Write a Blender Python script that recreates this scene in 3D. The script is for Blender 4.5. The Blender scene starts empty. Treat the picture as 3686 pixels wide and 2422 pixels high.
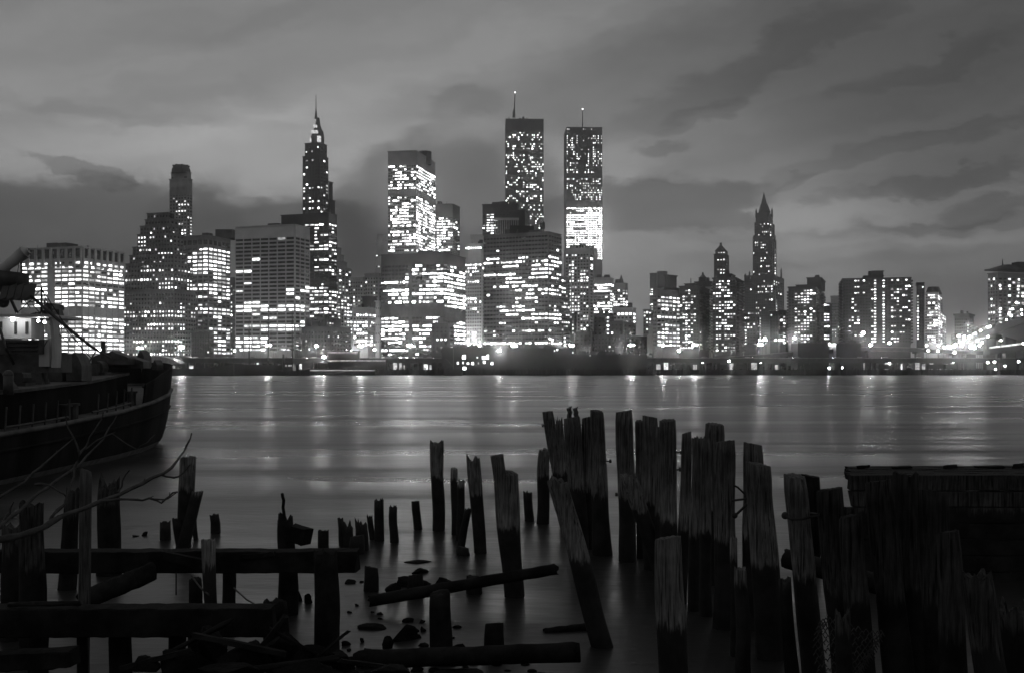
import bpy, math, random
from mathutils import Vector, noise as mnoise

# ------------------------------------------------------------------ camera, world, light, exposure
scn = bpy.context.scene
col = scn.collection
F, CX, HY, H = 4084.0, 1843.0, 1321.0, 4.2      # focal length, centre column and horizon row of the photograph (pixels), eye height (m)

cam_d = bpy.data.cameras.new('camera')
cam_d.sensor_width = 36.0
cam_d.lens = 36.0 * F / 3686.0
cam_d.shift_y = (HY - 1211.0) / 3686.0
cam_d.clip_end = 20000.0
cam_d.clip_start = 0.1
cam = bpy.data.objects.new('camera', cam_d)
col.objects.link(cam)
cam.location = (0, 0, H)
cam.rotation_euler = (math.radians(90), 0, 0)
scn.camera = cam

SUN_EL, SUN_AZ = math.radians(3.0), math.radians(8.0)     # the sun has just gone down behind the skyline
world = bpy.data.worlds.new('World')
scn.world = world
world.use_nodes = True


class NT:
    """tiny helper to wire shader nodes"""
    def __init__(s, tree):
        s.t = tree
        s.n = tree.nodes
        s.l = tree.links

    def node(s, kind, **kw):
        n = s.n.new(kind)
        for k, v in kw.items():
            setattr(n, k, v)
        return n

    def put(s, sock, v):
        if v is None:
            return
        if hasattr(v, 'links') or isinstance(v, bpy.types.NodeSocket):
            s.l.new(v, sock)
        else:
            sock.default_value = v

    def m(s, op, a, b=None, c=None, clamp=False):
        n = s.node('ShaderNodeMath', operation=op, use_clamp=clamp)
        s.put(n.inputs[0], a)
        s.put(n.inputs[1], b)
        s.put(n.inputs[2], c)
        return n.outputs[0]

    def vm(s, op, a, b=None):
        n = s.node('ShaderNodeVectorMath', operation=op)
        s.put(n.inputs[0], a)
        if b is not None:
            s.put(n.inputs[1], b)
        return n.outputs[0]

    def xyz(s, x, y, z=0.0):
        n = s.node('ShaderNodeCombineXYZ')
        for i, v in enumerate((x, y, z)):
            s.put(n.inputs[i], v)
        return n.outputs[0]

    def sep(s, v):
        n = s.node('ShaderNodeSeparateXYZ')
        s.put(n.inputs[0], v)
        return n.outputs

    def noise(s, v, scale, detail=4.0, rough=0.55, color=False):
        n = s.node('ShaderNodeTexNoise')
        s.put(n.inputs['Vector'], v)
        n.inputs['Scale'].default_value = scale
        n.inputs['Detail'].default_value = detail
        n.inputs['Roughness'].default_value = rough
        return n.outputs['Color'] if color else n.outputs['Fac']

    def ramp(s, v, lo, hi, a=0.0, b=1.0, smooth=True):
        n = s.node('ShaderNodeMapRange', interpolation_type='SMOOTHSTEP' if smooth else 'LINEAR')
        s.put(n.inputs[0], v)
        for i, q in enumerate((lo, hi, a, b)):
            s.put(n.inputs[i + 1], q)
        return n.outputs[0]


def build_world():
    nt = NT(world.node_tree)
    nt.n.clear()
    out = nt.node('ShaderNodeOutputWorld')
    bg = nt.node('ShaderNodeBackground')
    tc = nt.node('ShaderNodeTexCoord')
    d = nt.sep(tc.outputs['Generated'])
    sky = nt.node('ShaderNodeTexSky', sky_type='NISHITA')
    sky.sun_disc = False
    sky.sun_elevation = SUN_EL
    sky.sun_rotation = SUN_AZ
    sky.air_density = 1.0
    sky.dust_density = 2.0
    bw = nt.node('ShaderNodeRGBToBW')
    nt.l.new(sky.outputs[0], bw.inputs[0])
    az = nt.m('ARCTAN2', d[0], d[1])
    el = nt.m('ARCSINE', d[2])
    # clouds are described by where they stand in the sky: azimuth and elevation in radians
    warp1 = nt.noise(nt.xyz(nt.m('MULTIPLY', az, 3.0), nt.m('MULTIPLY', el, 7.0), 0.3), 3.0, 7.0, 0.6, True)
    wv = nt.sep(warp1)
    azw = nt.m('MULTIPLY_ADD', nt.m('SUBTRACT', wv[0], 0.5), 0.16, az)
    elw = nt.m('MULTIPLY_ADD', nt.m('SUBTRACT', wv[1], 0.5), 0.05, el)
    warp2 = nt.sep(nt.noise(nt.xyz(nt.m('MULTIPLY', az, 9.0), nt.m('MULTIPLY', el, 16.0), 2.3), 3.0, 8.0, 0.68, True))
    azw = nt.m('MULTIPLY_ADD', nt.m('SUBTRACT', warp2[0], 0.5), 0.05, azw)
    elw = nt.m('MULTIPLY_ADD', nt.m('SUBTRACT', warp2[1], 0.5), 0.030, elw)
    # thin high overcast: light, slightly uneven
    streak = nt.noise(nt.xyz(nt.m('MULTIPLY_ADD', azw, 2.2, nt.m('MULTIPLY', elw, -3.0)), nt.m('MULTIPLY_ADD', elw, 13.0, nt.m('MULTIPLY', azw, -3.2)), 1.7), 1.5, 5.0, 0.55)
    broad = nt.noise(nt.xyz(nt.m('MULTIPLY', azw, 1.6), nt.m('MULTIPLY', elw, 4.0), 5.1), 2.0, 3.0, 0.5)
    base = nt.m('MULTIPLY_ADD', bw.outputs[0], SKY_K, SKY_C)
    base = nt.m('MULTIPLY', base, nt.m('MULTIPLY_ADD', streak, 0.9, 0.55))
    base = nt.m('MULTIPLY', base, nt.m('MULTIPLY_ADD', broad, 0.35, 0.83))
    gain = None
    for (px, py, rx, ry, rot, k, soft) in CLOUDS:
        a0 = math.atan((px - CX) / F)
        e0 = math.atan((HY - py) / F * math.cos(a0))
        c, s_ = math.cos(math.radians(rot)), math.sin(math.radians(rot))
        da = nt.m('SUBTRACT', azw, a0)
        de = nt.m('SUBTRACT', elw, e0)
        u = nt.m('MULTIPLY', nt.m('ADD', nt.m('MULTIPLY', da, c), nt.m('MULTIPLY', de, s_)), F / rx)
        v = nt.m('MULTIPLY', nt.m('SUBTRACT', nt.m('MULTIPLY', de, c), nt.m('MULTIPLY', da, s_)), F / ry)
        r2 = nt.m('ADD', nt.m('MULTIPLY', u, u), nt.m('MULTIPLY', v, v))
        f = nt.ramp(r2, 1.0 - soft, 1.0 + soft, k, 1.0)
        gain = f if gain is None else nt.m('MULTIPLY', gain, f)
    lum = nt.m('MULTIPLY', base, gain)
    lum = nt.m('MAXIMUM', lum, 0.035)
    # below the horizon: dark ground
    lum = nt.m('MULTIPLY', lum, nt.ramp(d[2], -0.03, 0.0, 0.2, 1.0))
    nt.l.new(lum, bg.inputs['Color'])
    bg.inputs['Strength'].default_value = 1.0
    nt.l.new(bg.outputs[0], out.inputs['Surface'])


SKY_K, SKY_C = 0.016, 0.195
HAZE, HAZE_G = 0.0002, 0.98
# cloud centre (pixel where it stands in the photograph), half sizes, tilt, brightness factor
CLOUDS = [
    # the low bank behind the towers
    (480, 1260, 1750, 560, 0, 0.36, 0.12),
    (770, 1060, 260, 420, 0, 0.80, 0.12),
    (1660, 900, 500, 400, -18, 0.48, 0.25),
    (2330, 755, 430, 110, 3, 0.42, 0.3),
    (2200, 960, 560, 190, 0, 0.80, 0.6),
    (2300, 1180, 1500, 220, 0, 0.68, 0.8),
    (3300, 1190, 1300, 230, 2, 0.64, 0.7),
    (1843, -300, 3600, 560, 0, 0.78, 0.9),
    # single streaks
    (285, 628, 150, 32, -21, 0.63, 0.47),
    (1690, 385, 150, 62, 10, 0.77, 0.66),
    (2390, 515, 140, 32, 8, 0.63, 0.57),
    (2700, 235, 540, 70, 20, 0.73, 0.66),
    (2510, 400, 140, 40, 14, 0.73, 0.57),
    (3330, 250, 260, 46, 15, 0.79, 0.66),
    (3180, 545, 560, 40, 12, 0.71, 0.57),
    (2900, 655, 150, 22, 14, 0.71, 0.47),
    (3400, 655, 360, 30, 7, 0.71, 0.57),
    (3620, 745, 190, 48, 2, 0.59, 0.57),
    (3420, 815, 420, 24, 1, 0.71, 0.57),
    (2560, 850, 230, 26, 5, 0.75, 0.57),
    (3000, 930, 560, 40, 1, 0.77, 0.66),
    (480, 400, 560, 26, -2, 0.87, 0.76),
    (3600, 80, 1500, 560, 14, 0.62, 0.9),
    (3300, 760, 1600, 800, 0, 0.60, 0.95),
    # lighter breaks
    (700, 230, 1500, 360, 3, 1.16, 0.9),
    (900, 560, 900, 150, 3, 1.26, 0.9),
    (2080, 600, 260, 90, 4, 1.22, 0.9),
    (2980, 610, 330, 44, 12, 1.14, 0.9),
    (2780, 790, 480, 50, 5, 1.24, 0.9),
    (3300, 740, 560, 50, 4, 1.26, 0.9),
    (3150, 900, 520, 30, 2, 1.16, 0.9),
]
build_world()

sun_d = bpy.data.lights.new('sun', 'SUN')
sun_d.energy = 0.02
sun_d.angle = math.radians(20)
sun = bpy.data.objects.new('sun', sun_d)
col.objects.link(sun)
sun.rotation_euler = (math.radians(-90) + SUN_EL, 0, -SUN_AZ)

scn.view_settings.view_transform = 'Standard'
scn.view_settings.look = 'None'
scn.view_settings.exposure = 0.0
scn.view_settings.gamma = 1.0
scn.view_settings.use_curve_mapping = False
scn.cycles.max_bounces = 6
scn.cycles.diffuse_bounces = 2
scn.cycles.glossy_bounces = 3
scn.cycles.volume_bounces = 0
scn.cycles.transparent_max_bounces = 8
scn.cycles.sample_clamp_indirect = 4.0
scn.cycles.caustics_reflective = False
scn.cycles.caustics_refractive = False
scn.cycles.filter_width = 1.5
scn.cycles.use_denoising = True


# ------------------------------------------------------------------ helpers
def P(px, py, D):
    """point at distance D (m) that the photograph shows at pixel (px, py)"""
    return Vector(((px - CX) / F * D, D, H + (HY - py) / F * D))


def zz(py, D):
    return H + (HY - py) / F * D


def xx(px, D):
    return (px - CX) / F * D


class MB:
    def __init__(s):
        s.v, s.f, s.m = [], [], []

    def add(s, vs, fs, mi=0):
        n = len(s.v)
        s.v += [tuple(q) for q in vs]
        s.f += [tuple(i + n for i in f) for f in fs]
        s.m += [mi] * len(fs)

    def obox(s, o, ax, ay, az, mi=0):
        o, ax, ay, az = Vector(o), Vector(ax), Vector(ay), Vector(az)
        vs = [o, o + ax, o + ax + ay, o + ay, o + az, o + ax + az, o + ax + ay + az, o + ay + az]
        fs = [(0, 3, 2, 1), (4, 5, 6, 7), (0, 1, 5, 4), (1, 2, 6, 5), (2, 3, 7, 6), (3, 0, 4, 7)]
        s.add(vs, fs, mi)

    def box(s, x0, x1, y0, y1, z0, z1, mi=0):
        s.obox((x0, y0, z0), (x1 - x0, 0, 0), (0, y1 - y0, 0), (0, 0, z1 - z0), mi)

    def frust(s, p0, z0, p1, z1, mi=0):
        n = len(p0)
        vs = [(q[0], q[1], z0) for q in p0] + [(q[0], q[1], z1) for q in p1]
        fs = [tuple(range(n - 1, -1, -1)), tuple(range(n, 2 * n))]
        fs += [(i, (i + 1) % n, n + (i + 1) % n, n + i) for i in range(n)]
        s.add(vs, fs, mi)

    def prism(s, poly, z0, z1, mi=0):
        s.frust(poly, z0, poly, z1, mi)

    def cyl(s, x, y, z0, z1, r0, r1=None, n=10, mi=0):
        r1 = r0 if r1 is None else r1
        c = [(math.cos(2 * math.pi * k / n), math.sin(2 * math.pi * k / n)) for k in range(n)]
        s.frust([(x + a * r0, y + b * r0) for a, b in c], z0, [(x + a * r1, y + b * r1) for a, b in c], z1, mi)

    def tube(s, path, radii, n=8, mi=0):
        path = [Vector(p) for p in path]
        if not hasattr(radii, '__len__'):
            radii = [radii] * len(path)
        rings = []
        up = Vector((0.03, 0.02, 1.0))
        for i, p in enumerate(path):
            t = (path[min(i + 1, len(path) - 1)] - path[max(i - 1, 0)]).normalized()
            if abs(t.dot(up)) > 0.98:
                up = Vector((1, 0.1, 0))
            a = t.cross(up).normalized()
            b = t.cross(a)
            rings.append([p + (a * math.cos(2 * math.pi * k / n) + b * math.sin(2 * math.pi * k / n)) * radii[i] for k in range(n)])
        vs = [q for r in rings for q in r]
        fs = []
        for i in range(len(path) - 1):
            for k in range(n):
                k2 = (k + 1) % n
                fs.append((i * n + k, i * n + k2, (i + 1) * n + k2, (i + 1) * n + k))
        fs.append(tuple(range(n)))
        fs.append(tuple((len(path) - 1) * n + k for k in range(n - 1, -1, -1)))
        s.add(vs, fs, mi)

    def ball(s, c, r, n=10, m=7, mi=0, sq=(1, 1, 1)):
        c = Vector(c)
        vs = [c + Vector((0, 0, r * sq[2]))]
        for i in range(1, m):
            a = math.pi * i / m
            for k in range(n):
                b = 2 * math.pi * k / n
                vs.append(c + Vector((r * sq[0] * math.sin(a) * math.cos(b), r * sq[1] * math.sin(a) * math.sin(b), r * sq[2] * math.cos(a))))
        vs.append(c - Vector((0, 0, r * sq[2])))
        fs = [(0, 1 + k, 1 + (k + 1) % n) for k in range(n)]
        for i in range(m - 2):
            for k in range(n):
                a, b = 1 + i * n + k, 1 + i * n + (k + 1) % n
                fs.append((a, a + n, b + n, b))
        e = len(vs) - 1
        fs += [(e, 1 + (m - 2) * n + (k + 1) % n, 1 + (m - 2) * n + k) for k in range(n)]
        s.add(vs, fs, mi)

    def build(s, name, mats, parent=None, loc=(0, 0, 0), smooth=False, own=False):
        """mesh object; vertices are given in world space, loc is its origin. own: parent sits at loc, else at the parent's origin"""
        lo = Vector(loc)
        me = bpy.data.meshes.new(name)
        me.from_pydata([(a - lo.x, b - lo.y, c - lo.z) for a, b, c in s.v], [], s.f)
        if not isinstance(mats, (list, tuple)):
            mats = [mats]
        for m in mats:
            me.materials.append(m)
        if len(mats) > 1:
            me.polygons.foreach_set('material_index', s.m)
        if smooth:
            me.polygons.foreach_set('use_smooth', [True] * len(me.polygons))
        me.update()
        o = bpy.data.objects.new(name, me)
        col.objects.link(o)
        if parent is not None:
            o.parent = parent
        else:
            o.location = lo
        return o


def tag(o, label=None, cat=None, group=None, kind=None):
    for k, v in (('label', label), ('category', cat), ('group', group), ('kind', kind)):
        if v:
            o[k] = v
    return o


def empty(name, loc, label=None, cat=None, group=None, rz=0.0):
    o = bpy.data.objects.new(name, None)
    o.empty_display_size = 0.3
    o.location = loc
    o.rotation_euler = (0, 0, rz)
    col.objects.link(o)
    return tag(o, label, cat, group)


def link_copy(o, parent=None):
    c = o.copy()
    col.objects.link(c)
    if parent is not None:
        c.parent = parent
    return c


KIDS = {}


def copy_tree(root):
    r = link_copy(root)
    for ch in KIDS[root.name]:
        c = link_copy(ch, r)
        for g in KIDS.get(ch.name, ()):
            link_copy(g, c)
    return r


# ------------------------------------------------------------------ materials (black and white film: everything is grey)
def mat(name, lo, hi, rough=0.85, scale=0.15, stretch=(1, 1, 1), bump=0.0, bscale=None, spec=0.3, detail=5.0):
    m = bpy.data.materials.new(name)
    m.use_nodes = True
    nt = NT(m.node_tree)
    b = nt.n['Principled BSDF']
    b.inputs['Roughness'].default_value = rough
    b.inputs['Specular IOR Level'].default_value = spec
    g = nt.node('ShaderNodeNewGeometry')
    v = nt.vm('MULTIPLY', g.outputs['Position'], stretch)
    f = nt.noise(v, scale, detail, 0.6)
    f = nt.ramp(f, 0.3, 0.7, lo, hi)
    nt.l.new(f, b.inputs['Base Color'])
    if bump:
        bn = nt.node('ShaderNodeBump')
        bn.inputs['Strength'].default_value = bump
        bn.inputs['Distance'].default_value = 0.05
        nt.l.new(nt.noise(v, bscale or scale * 4, 6.0, 0.6), bn.inputs['Height'])
        nt.l.new(bn.outputs[0], b.inputs['Normal'])
    return m


def emit(name, strength, var=0.0, scale=0.5, stretch=(1, 1, 1)):
    m = bpy.data.materials.new(name)
    m.use_nodes = True
    nt = NT(m.node_tree)
    nt.n.clear()
    out = nt.node('ShaderNodeOutputMaterial')
    e = nt.node('ShaderNodeEmission')
    e.inputs['Color'].default_value = (1, 1, 1, 1)
    e.inputs['Strength'].default_value = strength
    if var:
        g = nt.node('ShaderNodeNewGeometry')
        f = nt.noise(nt.vm('MULTIPLY', g.outputs['Position'], stretch), scale, 3.0, 0.6)
        nt.l.new(nt.m('MULTIPLY', nt.ramp(f, 0.3, 0.7, 1.0 - var, 1.0 + var), strength), e.inputs['Strength'])
    nt.l.new(e.outputs[0], out.inputs['Surface'])
    return m


M = {
    'pale': mat('pale_stone', 0.42, 0.58, scale=0.08, bump=0.2, bscale=1.5),
    'stone': mat('grey_stone', 0.28, 0.4, scale=0.08, bump=0.2, bscale=1.5),
    'mid': mat('grey_concrete', 0.12, 0.19, scale=0.08, bump=0.2, bscale=1.5),
    'dark': mat('dark_brick', 0.04, 0.08, scale=0.1, bump=0.2, bscale=2.0),
    'black': mat('black_cladding', 0.02, 0.04, rough=0.5, scale=0.1),
    'roof': mat('roof_felt', 0.04, 0.09, scale=0.2),
    'glass': mat('dark_glass', 0.008, 0.03, rough=0.12, scale=0.6, spec=0.6),
    'asphalt': mat('asphalt', 0.04, 0.06, scale=0.3),
    'steel': mat('painted_steel', 0.03, 0.06, rough=0.6, scale=0.5),
    'rail': mat('concrete_parapet', 0.16, 0.26, scale=0.4),
    'parapet': mat('stained_parapet', 0.03, 0.06, scale=0.4),
    'quay': mat('quay_timber', 0.012, 0.03, scale=0.5, stretch=(1, 1, 0.2)),
    'car': mat('car_paint', 0.05, 0.3, rough=0.35, scale=0.12, spec=0.5),
    'hull': mat('ship_hull_paint', 0.005, 0.02, rough=0.9, scale=0.8, stretch=(1, 1, 0.15), bump=0.25, bscale=2.5, spec=0.08),
    'boot': mat('weathered_boot_topping', 0.10, 0.22, rough=0.7, scale=3.0, stretch=(1, 1, 0.12)),
    'deckpaint': mat('ship_deck_paint', 0.03, 0.09, rough=0.7, scale=1.2),
    'white': mat('white_ship_paint', 0.26, 0.42, rough=0.5, scale=0.9, stretch=(1, 1, 0.3)),
    'gear': mat('dark_deck_gear', 0.02, 0.06, rough=0.6, scale=2.0),
    'rope': mat('tarred_rope', 0.015, 0.03, rough=0.9, scale=8.0),
    'iron': mat('rusty_iron', 0.02, 0.05, rough=0.7, scale=12.0),
    'rock': mat('wet_rock', 0.003, 0.010, rough=0.85, scale=2.2, bump=0.8, bscale=9.0, spec=0.05),
    'bark': mat('branch_bark', 0.025, 0.06, rough=0.8, scale=9.0, bump=0.4, bscale=40.0),
    'bank': mat('muddy_bank', 0.015, 0.04, rough=0.7, scale=1.2, bump=0.6, bscale=5.0),
    'land': mat('city_ground', 0.03, 0.05, scale=0.05),
}
LIT = [emit('lit_window_%d' % i, s, 0.55, 0.55) for i, s in enumerate((0.45, 1.1, 2.2, 4.2, 8.5, 20.0))]
LAMP = emit('lamp_globe', 300.0)
LAMPS = emit('small_lamp', 200.0)
LAMPB = emit('bridge_lamp', 60.0)
GLOW = emit('lit_interior', 1.6, 0.9, 0.35)


def wood_material(name, tide, dry=(0.08, 0.19), spec=0.25):
    """weathered timber: grey and dry above the tide mark, black with algae below it"""
    m = bpy.data.materials.new(name)
    m.use_nodes = True
    nt = NT(m.node_tree)
    b = nt.n['Principled BSDF']
    g = nt.node('ShaderNodeNewGeometry')
    pos = g.outputs['Position']
    grain = nt.noise(nt.vm('MULTIPLY', pos, (1, 1, 0.07)), 26.0, 6.0, 0.65)
    patch = nt.noise(pos, 2.2, 4.0, 0.6)
    dryc = nt.m('MULTIPLY', nt.ramp(grain, 0.28, 0.72, dry[0] * 0.55, dry[1]), nt.ramp(patch, 0.25, 0.75, 0.55, 1.1))
    crack = nt.noise(nt.vm('MULTIPLY', pos, (1, 1, 0.03)), 38.0, 3.0, 0.5)
    dryc = nt.m('MULTIPLY', dryc, nt.ramp(crack, 0.36, 0.43, 0.25, 1.0))
    z = nt.sep(pos)[2]
    # bleached by salt just above the tide mark, darker and creosoted higher up
    dryc = nt.m('MULTIPLY', dryc, nt.ramp(z, tide, tide + 1.3, 1.25, 0.55))
    fringe = nt.noise(nt.vm('MULTIPLY', pos, (1, 1, 0.18)), 14.0, 4.0, 0.65)
    slow = nt.noise(pos, 0.8, 2.0, 0.5)
    edge = nt.m('ADD', z, nt.m('ADD', nt.m('MULTIPLY', nt.m('SUBTRACT', fringe, 0.5), 0.5), nt.m('MULTIPLY', nt.m('SUBTRACT', slow, 0.5), 0.6)))
    k = nt.ramp(edge, tide - 0.06, tide + 0.07, 0.0, 1.0)
    wet = nt.ramp(patch, 0.3, 0.7, 0.006, 0.02)
    mx = nt.node('ShaderNodeMix', data_type='FLOAT')
    nt.l.new(k, mx.inputs[0])
    nt.l.new(wet, mx.inputs[2])
    nt.l.new(dryc, mx.inputs[3])
    nt.l.new(mx.outputs[0], b.inputs['Base Color'])
    nt.l.new(nt.ramp(k, 0.0, 1.0, 0.85, 0.95), b.inputs['Roughness'])
    b.inputs['Specular IOR Level'].default_value = spec
    bn = nt.node('ShaderNodeBump')
    bn.inputs['Strength'].default_value = 0.7
    bn.inputs['Distance'].default_value = 0.02
    nt.l.new(grain, bn.inputs['Height'])
    nt.l.new(bn.outputs[0], b.inputs['Normal'])
    return m


M['pile'] = wood_material('tidal_pile_wood', 1.35)
M['dark_pile'] = wood_material('dark_pile_wood', 1.35, (0.024, 0.06), 0.1)  # same pile wood in a darker tone
M['beam'] = wood_material('dark_wet_timber', 3.4, (0.05, 0.1), 0.06)
M['dry'] = wood_material('pale_dry_timber', -2.0, (0.10, 0.2), 0.15)


def water_material():
    m = bpy.data.materials.new('river_water')
    m.use_nodes = True
    nt = NT(m.node_tree)
    b = nt.n['Principled BSDF']
    b.inputs['Base Color'].default_value = (0.02, 0.02, 0.02, 1)
    b.inputs['IOR'].default_value = 1.333
    b.inputs['Specular IOR Level'].default_value = 0.5
    g = nt.node('ShaderNodeNewGeometry')
    pos = g.outputs['Position']
    # currents: long lazy lines across the river, finer ripple on top
    lane = nt.noise(nt.vm('MULTIPLY', pos, (0.02, 0.10, 0)), 1.0, 2.0, 0.5)
    lane2 = nt.noise(nt.vm('MULTIPLY', pos, (0.12, 0.42, 0)), 1.0, 1.5, 0.5)
    rip = nt.noise(nt.vm('MULTIPLY', pos, (1.3, 2.4, 0)), 1.0, 2.0, 0.5)
    fine = nt.noise(nt.vm('MULTIPLY', pos, (2.2, 8.0, 0)), 1.0, 3.0, 0.6)
    h = nt.m('ADD', nt.m('MULTIPLY', lane, 0.95), nt.m('ADD', nt.m('MULTIPLY', lane2, 0.09), nt.m('ADD', nt.m('MULTIPLY', rip, 0.03), nt.m('MULTIPLY', fine, 0.001))))
    bn = nt.node('ShaderNodeBump')
    bn.inputs['Strength'].default_value = 0.55
    bn.inputs['Distance'].default_value = 1.0
    nt.l.new(h, bn.inputs['Height'])
    nt.l.new(bn.outputs[0], b.inputs['Normal'])
    nt.l.new(nt.ramp(lane, 0.3, 0.7, 0.26, 0.36), b.inputs['Roughness'])
    return m


M['water'] = water_material()

# ------------------------------------------------------------------ setting: water, far ground, seawall, near bank
mb = MB()
mb.add([(-3000, -300, 0), (3000, -300, 0), (3000, 596, 0), (-3000, 596, 0)], [(0, 1, 2, 3)])
tag(mb.build('water', M['water']), kind='structure')

GZ = 2.6                                        # height of the far quay
mb = MB()
mb.add([(-9000, 594, GZ), (9000, 594, GZ), (9000, 15000, GZ), (-9000, 15000, GZ)], [(0, 1, 2, 3)])
tag(mb.build('ground', M['land']), kind='structure')

# ------------------------------------------------------------------ the city
PROB = {'#': 0.98, '+': 0.68, '-': 0.32, '.': 0.025, ':': 0.0}
rnd = random.Random(11)
WMESH = {}


def pane_mesh(w, h, mi):
    key = (round(w, 2), round(h, 2), mi)
    if key not in WMESH:
        me = bpy.data.meshes.new('window')
        x, z = w / 2, h / 2
        y0, y1 = -0.03, 0.09
        me.from_pydata([(-x, y0, -z), (x, y0, -z), (x, y0, z), (-x, y0, z), (-x, y1, -z), (x, y1, -z), (x, y1, z), (-x, y1, z)], [],
                       [(4, 7, 6, 5), (0, 4, 5, 1), (1, 5, 6, 2), (2, 6, 7, 3), (3, 7, 4, 0)])
        me.materials.append(M['glass'] if mi < 0 else LIT[mi])
        WMESH[key] = me
    return WMESH[key]


class Bld:
    def __init__(s, name, label, D, th, wall='mid', cat='building', group=None, lv=(0.16, 0.3, 0.3, 0.16, 0.08), small=False):
        s.name, s.label, s.D, s.th, s.wall, s.cat, s.group, s.lv, s.small = name, label, D, math.radians(th), wall, cat, group, lv, small
        s.mb, s.w, s.parts, s.root0, s.flat = MB(), [], [], None, None

    def tier(s, xl, xc, xr, yt, yb=None, D=None, L1=None, L2=None, lip=0.5, wallmi=0):
        D = D or s.D
        C = Vector((xx(xc, D), D))
        a = Vector((-math.cos(s.th), math.sin(s.th)))
        b = Vector((math.sin(s.th), math.cos(s.th)))

        def ln(d, px):
            u = (px - CX) / F
            q = d.x - u * d.y
            t = (u * C.y - C.x) / q if abs(q) > 1e-4 else 60
            return max(t, 1.0) if 0 < t < 90 else (90 if t > 0 else 30)
        L1 = L1 or ln(a, xl)
        L2 = L2 or ln(b, xr)
        z1 = zz(yt, D)
        z0 = GZ - 0.6 if yb is None else zz(yb, D)
        poly = [C, C + b * L2, C + b * L2 + a * L1, C + a * L1]
        s.mb.prism([(q.x, q.y) for q in poly], z0, z1)
        if lip:
            o = C - a * 0.5 - b * 0.5
            s.mb.obox((o.x, o.y, z1 - lip), (*(b * (L2 + 1.0)), 0), (*(a * (L1 + 1.0)), 0), (0, 0, lip + 0.25))
        if s.root0 is None:
            ctr = C + b * L2 / 2 + a * L1 / 2
            s.root0 = Vector((ctr.x, ctr.y, GZ))
        t = dict(C=C, a=a, b=b, L1=L1, L2=L2, z0=z0, z1=z1, D=D)
        if lip and (s.flat is None or z1 > s.flat['z1']) and L1 > 8 and L2 > 6 and D < 1000:
            s.flat = t
        return t

    def win(s, t, y0, pitch, n, h, cl, cr, L='', R='', wf=0.72, pd=0.3, piers=True, bars=True, only_lit=False, band=True, lv=None, vf=0.74, hot=None):
        """rows of panes on the two faces of tier t; y0, pitch, h in pixels at the near corner; L and R: row patterns parted by |"""
        D = t['D']
        zc = [zz(y0 + i * pitch, D) for i in range(n)]
        hz = h / F * D
        lv = lv or s.lv
        for face, nc, pat in (('L', cl, L), ('R', cr, R)):
            if nc <= 0:
                continue
            rows = pat.split('|') if isinstance(pat, str) else pat
            if face == 'L':
                o, d, nrm, ln = t['C'] + t['a'] * t['L1'], -t['a'], -t['b'], t['L1']
            else:
                o, d, nrm, ln = t['C'], t['b'], -t['a'], t['L2']
            ang = math.atan2(d.y, d.x)
            cw = ln / nc
            w = cw * wf
            wpx = w * F / D * abs(math.cos(ang))
            zt, zb = zc[0] + hz / 2, zc[-1] - hz / 2
            N3 = Vector((nrm.x, nrm.y, 0))
            d3 = Vector((d.x, d.y, 0))
            o3 = Vector((o.x, o.y, 0))
            for i in range(n):
                row = rows[i] if i < len(rows) else rows[-1]
                for j in range(nc):
                    ch = row[min(int((j + 0.5) / nc * len(row)), len(row) - 1)] if row else '.'
                    if ch == ' ':
                        continue
                    lit = rnd.random() < PROB[ch]
                    if only_lit and not lit:
                        continue
                    mi = -1
                    if lit:
                        q, mi = rnd.random(), 0
                        for k, p in enumerate(lv):
                            q -= p
                            if q <= 0:
                                mi = k
                                break
                    if hot is not None and i > hot and lit:           # whole floors ablaze
                        mi = rnd.choice((3, 4, 4, 5))
                        w = cw * 0.98
                        hv0 = 1.1
                    elif hot is not None:
                        w = cw * wf
                    c = o3 + d3 * (cw * (j + 0.5)) + Vector((0, 0, zc[i]))
                    hv, wv = 1.0, 1.0
                    if lit and not s.small and mi < 5:     # blinds half down, rooms half lit
                        hv = rnd.choice((1.0,) * 7 + (0.8, 0.65))
                        wv = rnd.choice((1.0,) * 8 + (0.7, 0.5)) if wpx > 9 else 1.0
                        c = c - Vector((0, 0, hz * vf * (1 - hv) / 2)) + d3 * (w * (1 - wv) / 2 * rnd.choice((-1, 1)))
                    s.w.append((lit, wpx, w * wv, hz * vf * hv, mi, c, math.atan2(-nrm.x, nrm.y), (d3, N3)))
            if bars:
                zs = [t['z1'] - 0.9] + [q for zq in zc for q in (zq + hz / 2, zq - hz / 2)]
                for i in range(0, len(zs) - 1, 2):
                    if zs[i] - zs[i + 1] > 0.05 and (i > 0 or band):
                        s.mb.obox(o3 + Vector((0, 0, zs[i + 1])), d3 * ln, N3 * pd, Vector((0, 0, zs[i] - zs[i + 1])))
                zlow = max(t['z0'], zb - hz * 1.5)
                s.mb.obox(o3 + Vector((0, 0, zlow)), d3 * ln, N3 * pd, Vector((0, 0, zb - zlow)))
            if piers:
                pw = cw * (1 - wf)
                for j in range(nc + 1):
                    x0 = max(cw * j - pw / 2, 0.0)
                    x1 = min(cw * j + pw / 2, ln)
                    s.mb.obox(o3 + d3 * x0 + Vector((0, 0, zb - hz)), d3 * (x1 - x0), N3 * (pd + 0.09), Vector((0, 0, min(zt + hz * .6, t['z1'] - .3) - zb + hz)))

    def part(s, name, mb, m, smooth=False):
        s.parts.append((name, mb, m, smooth))

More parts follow.
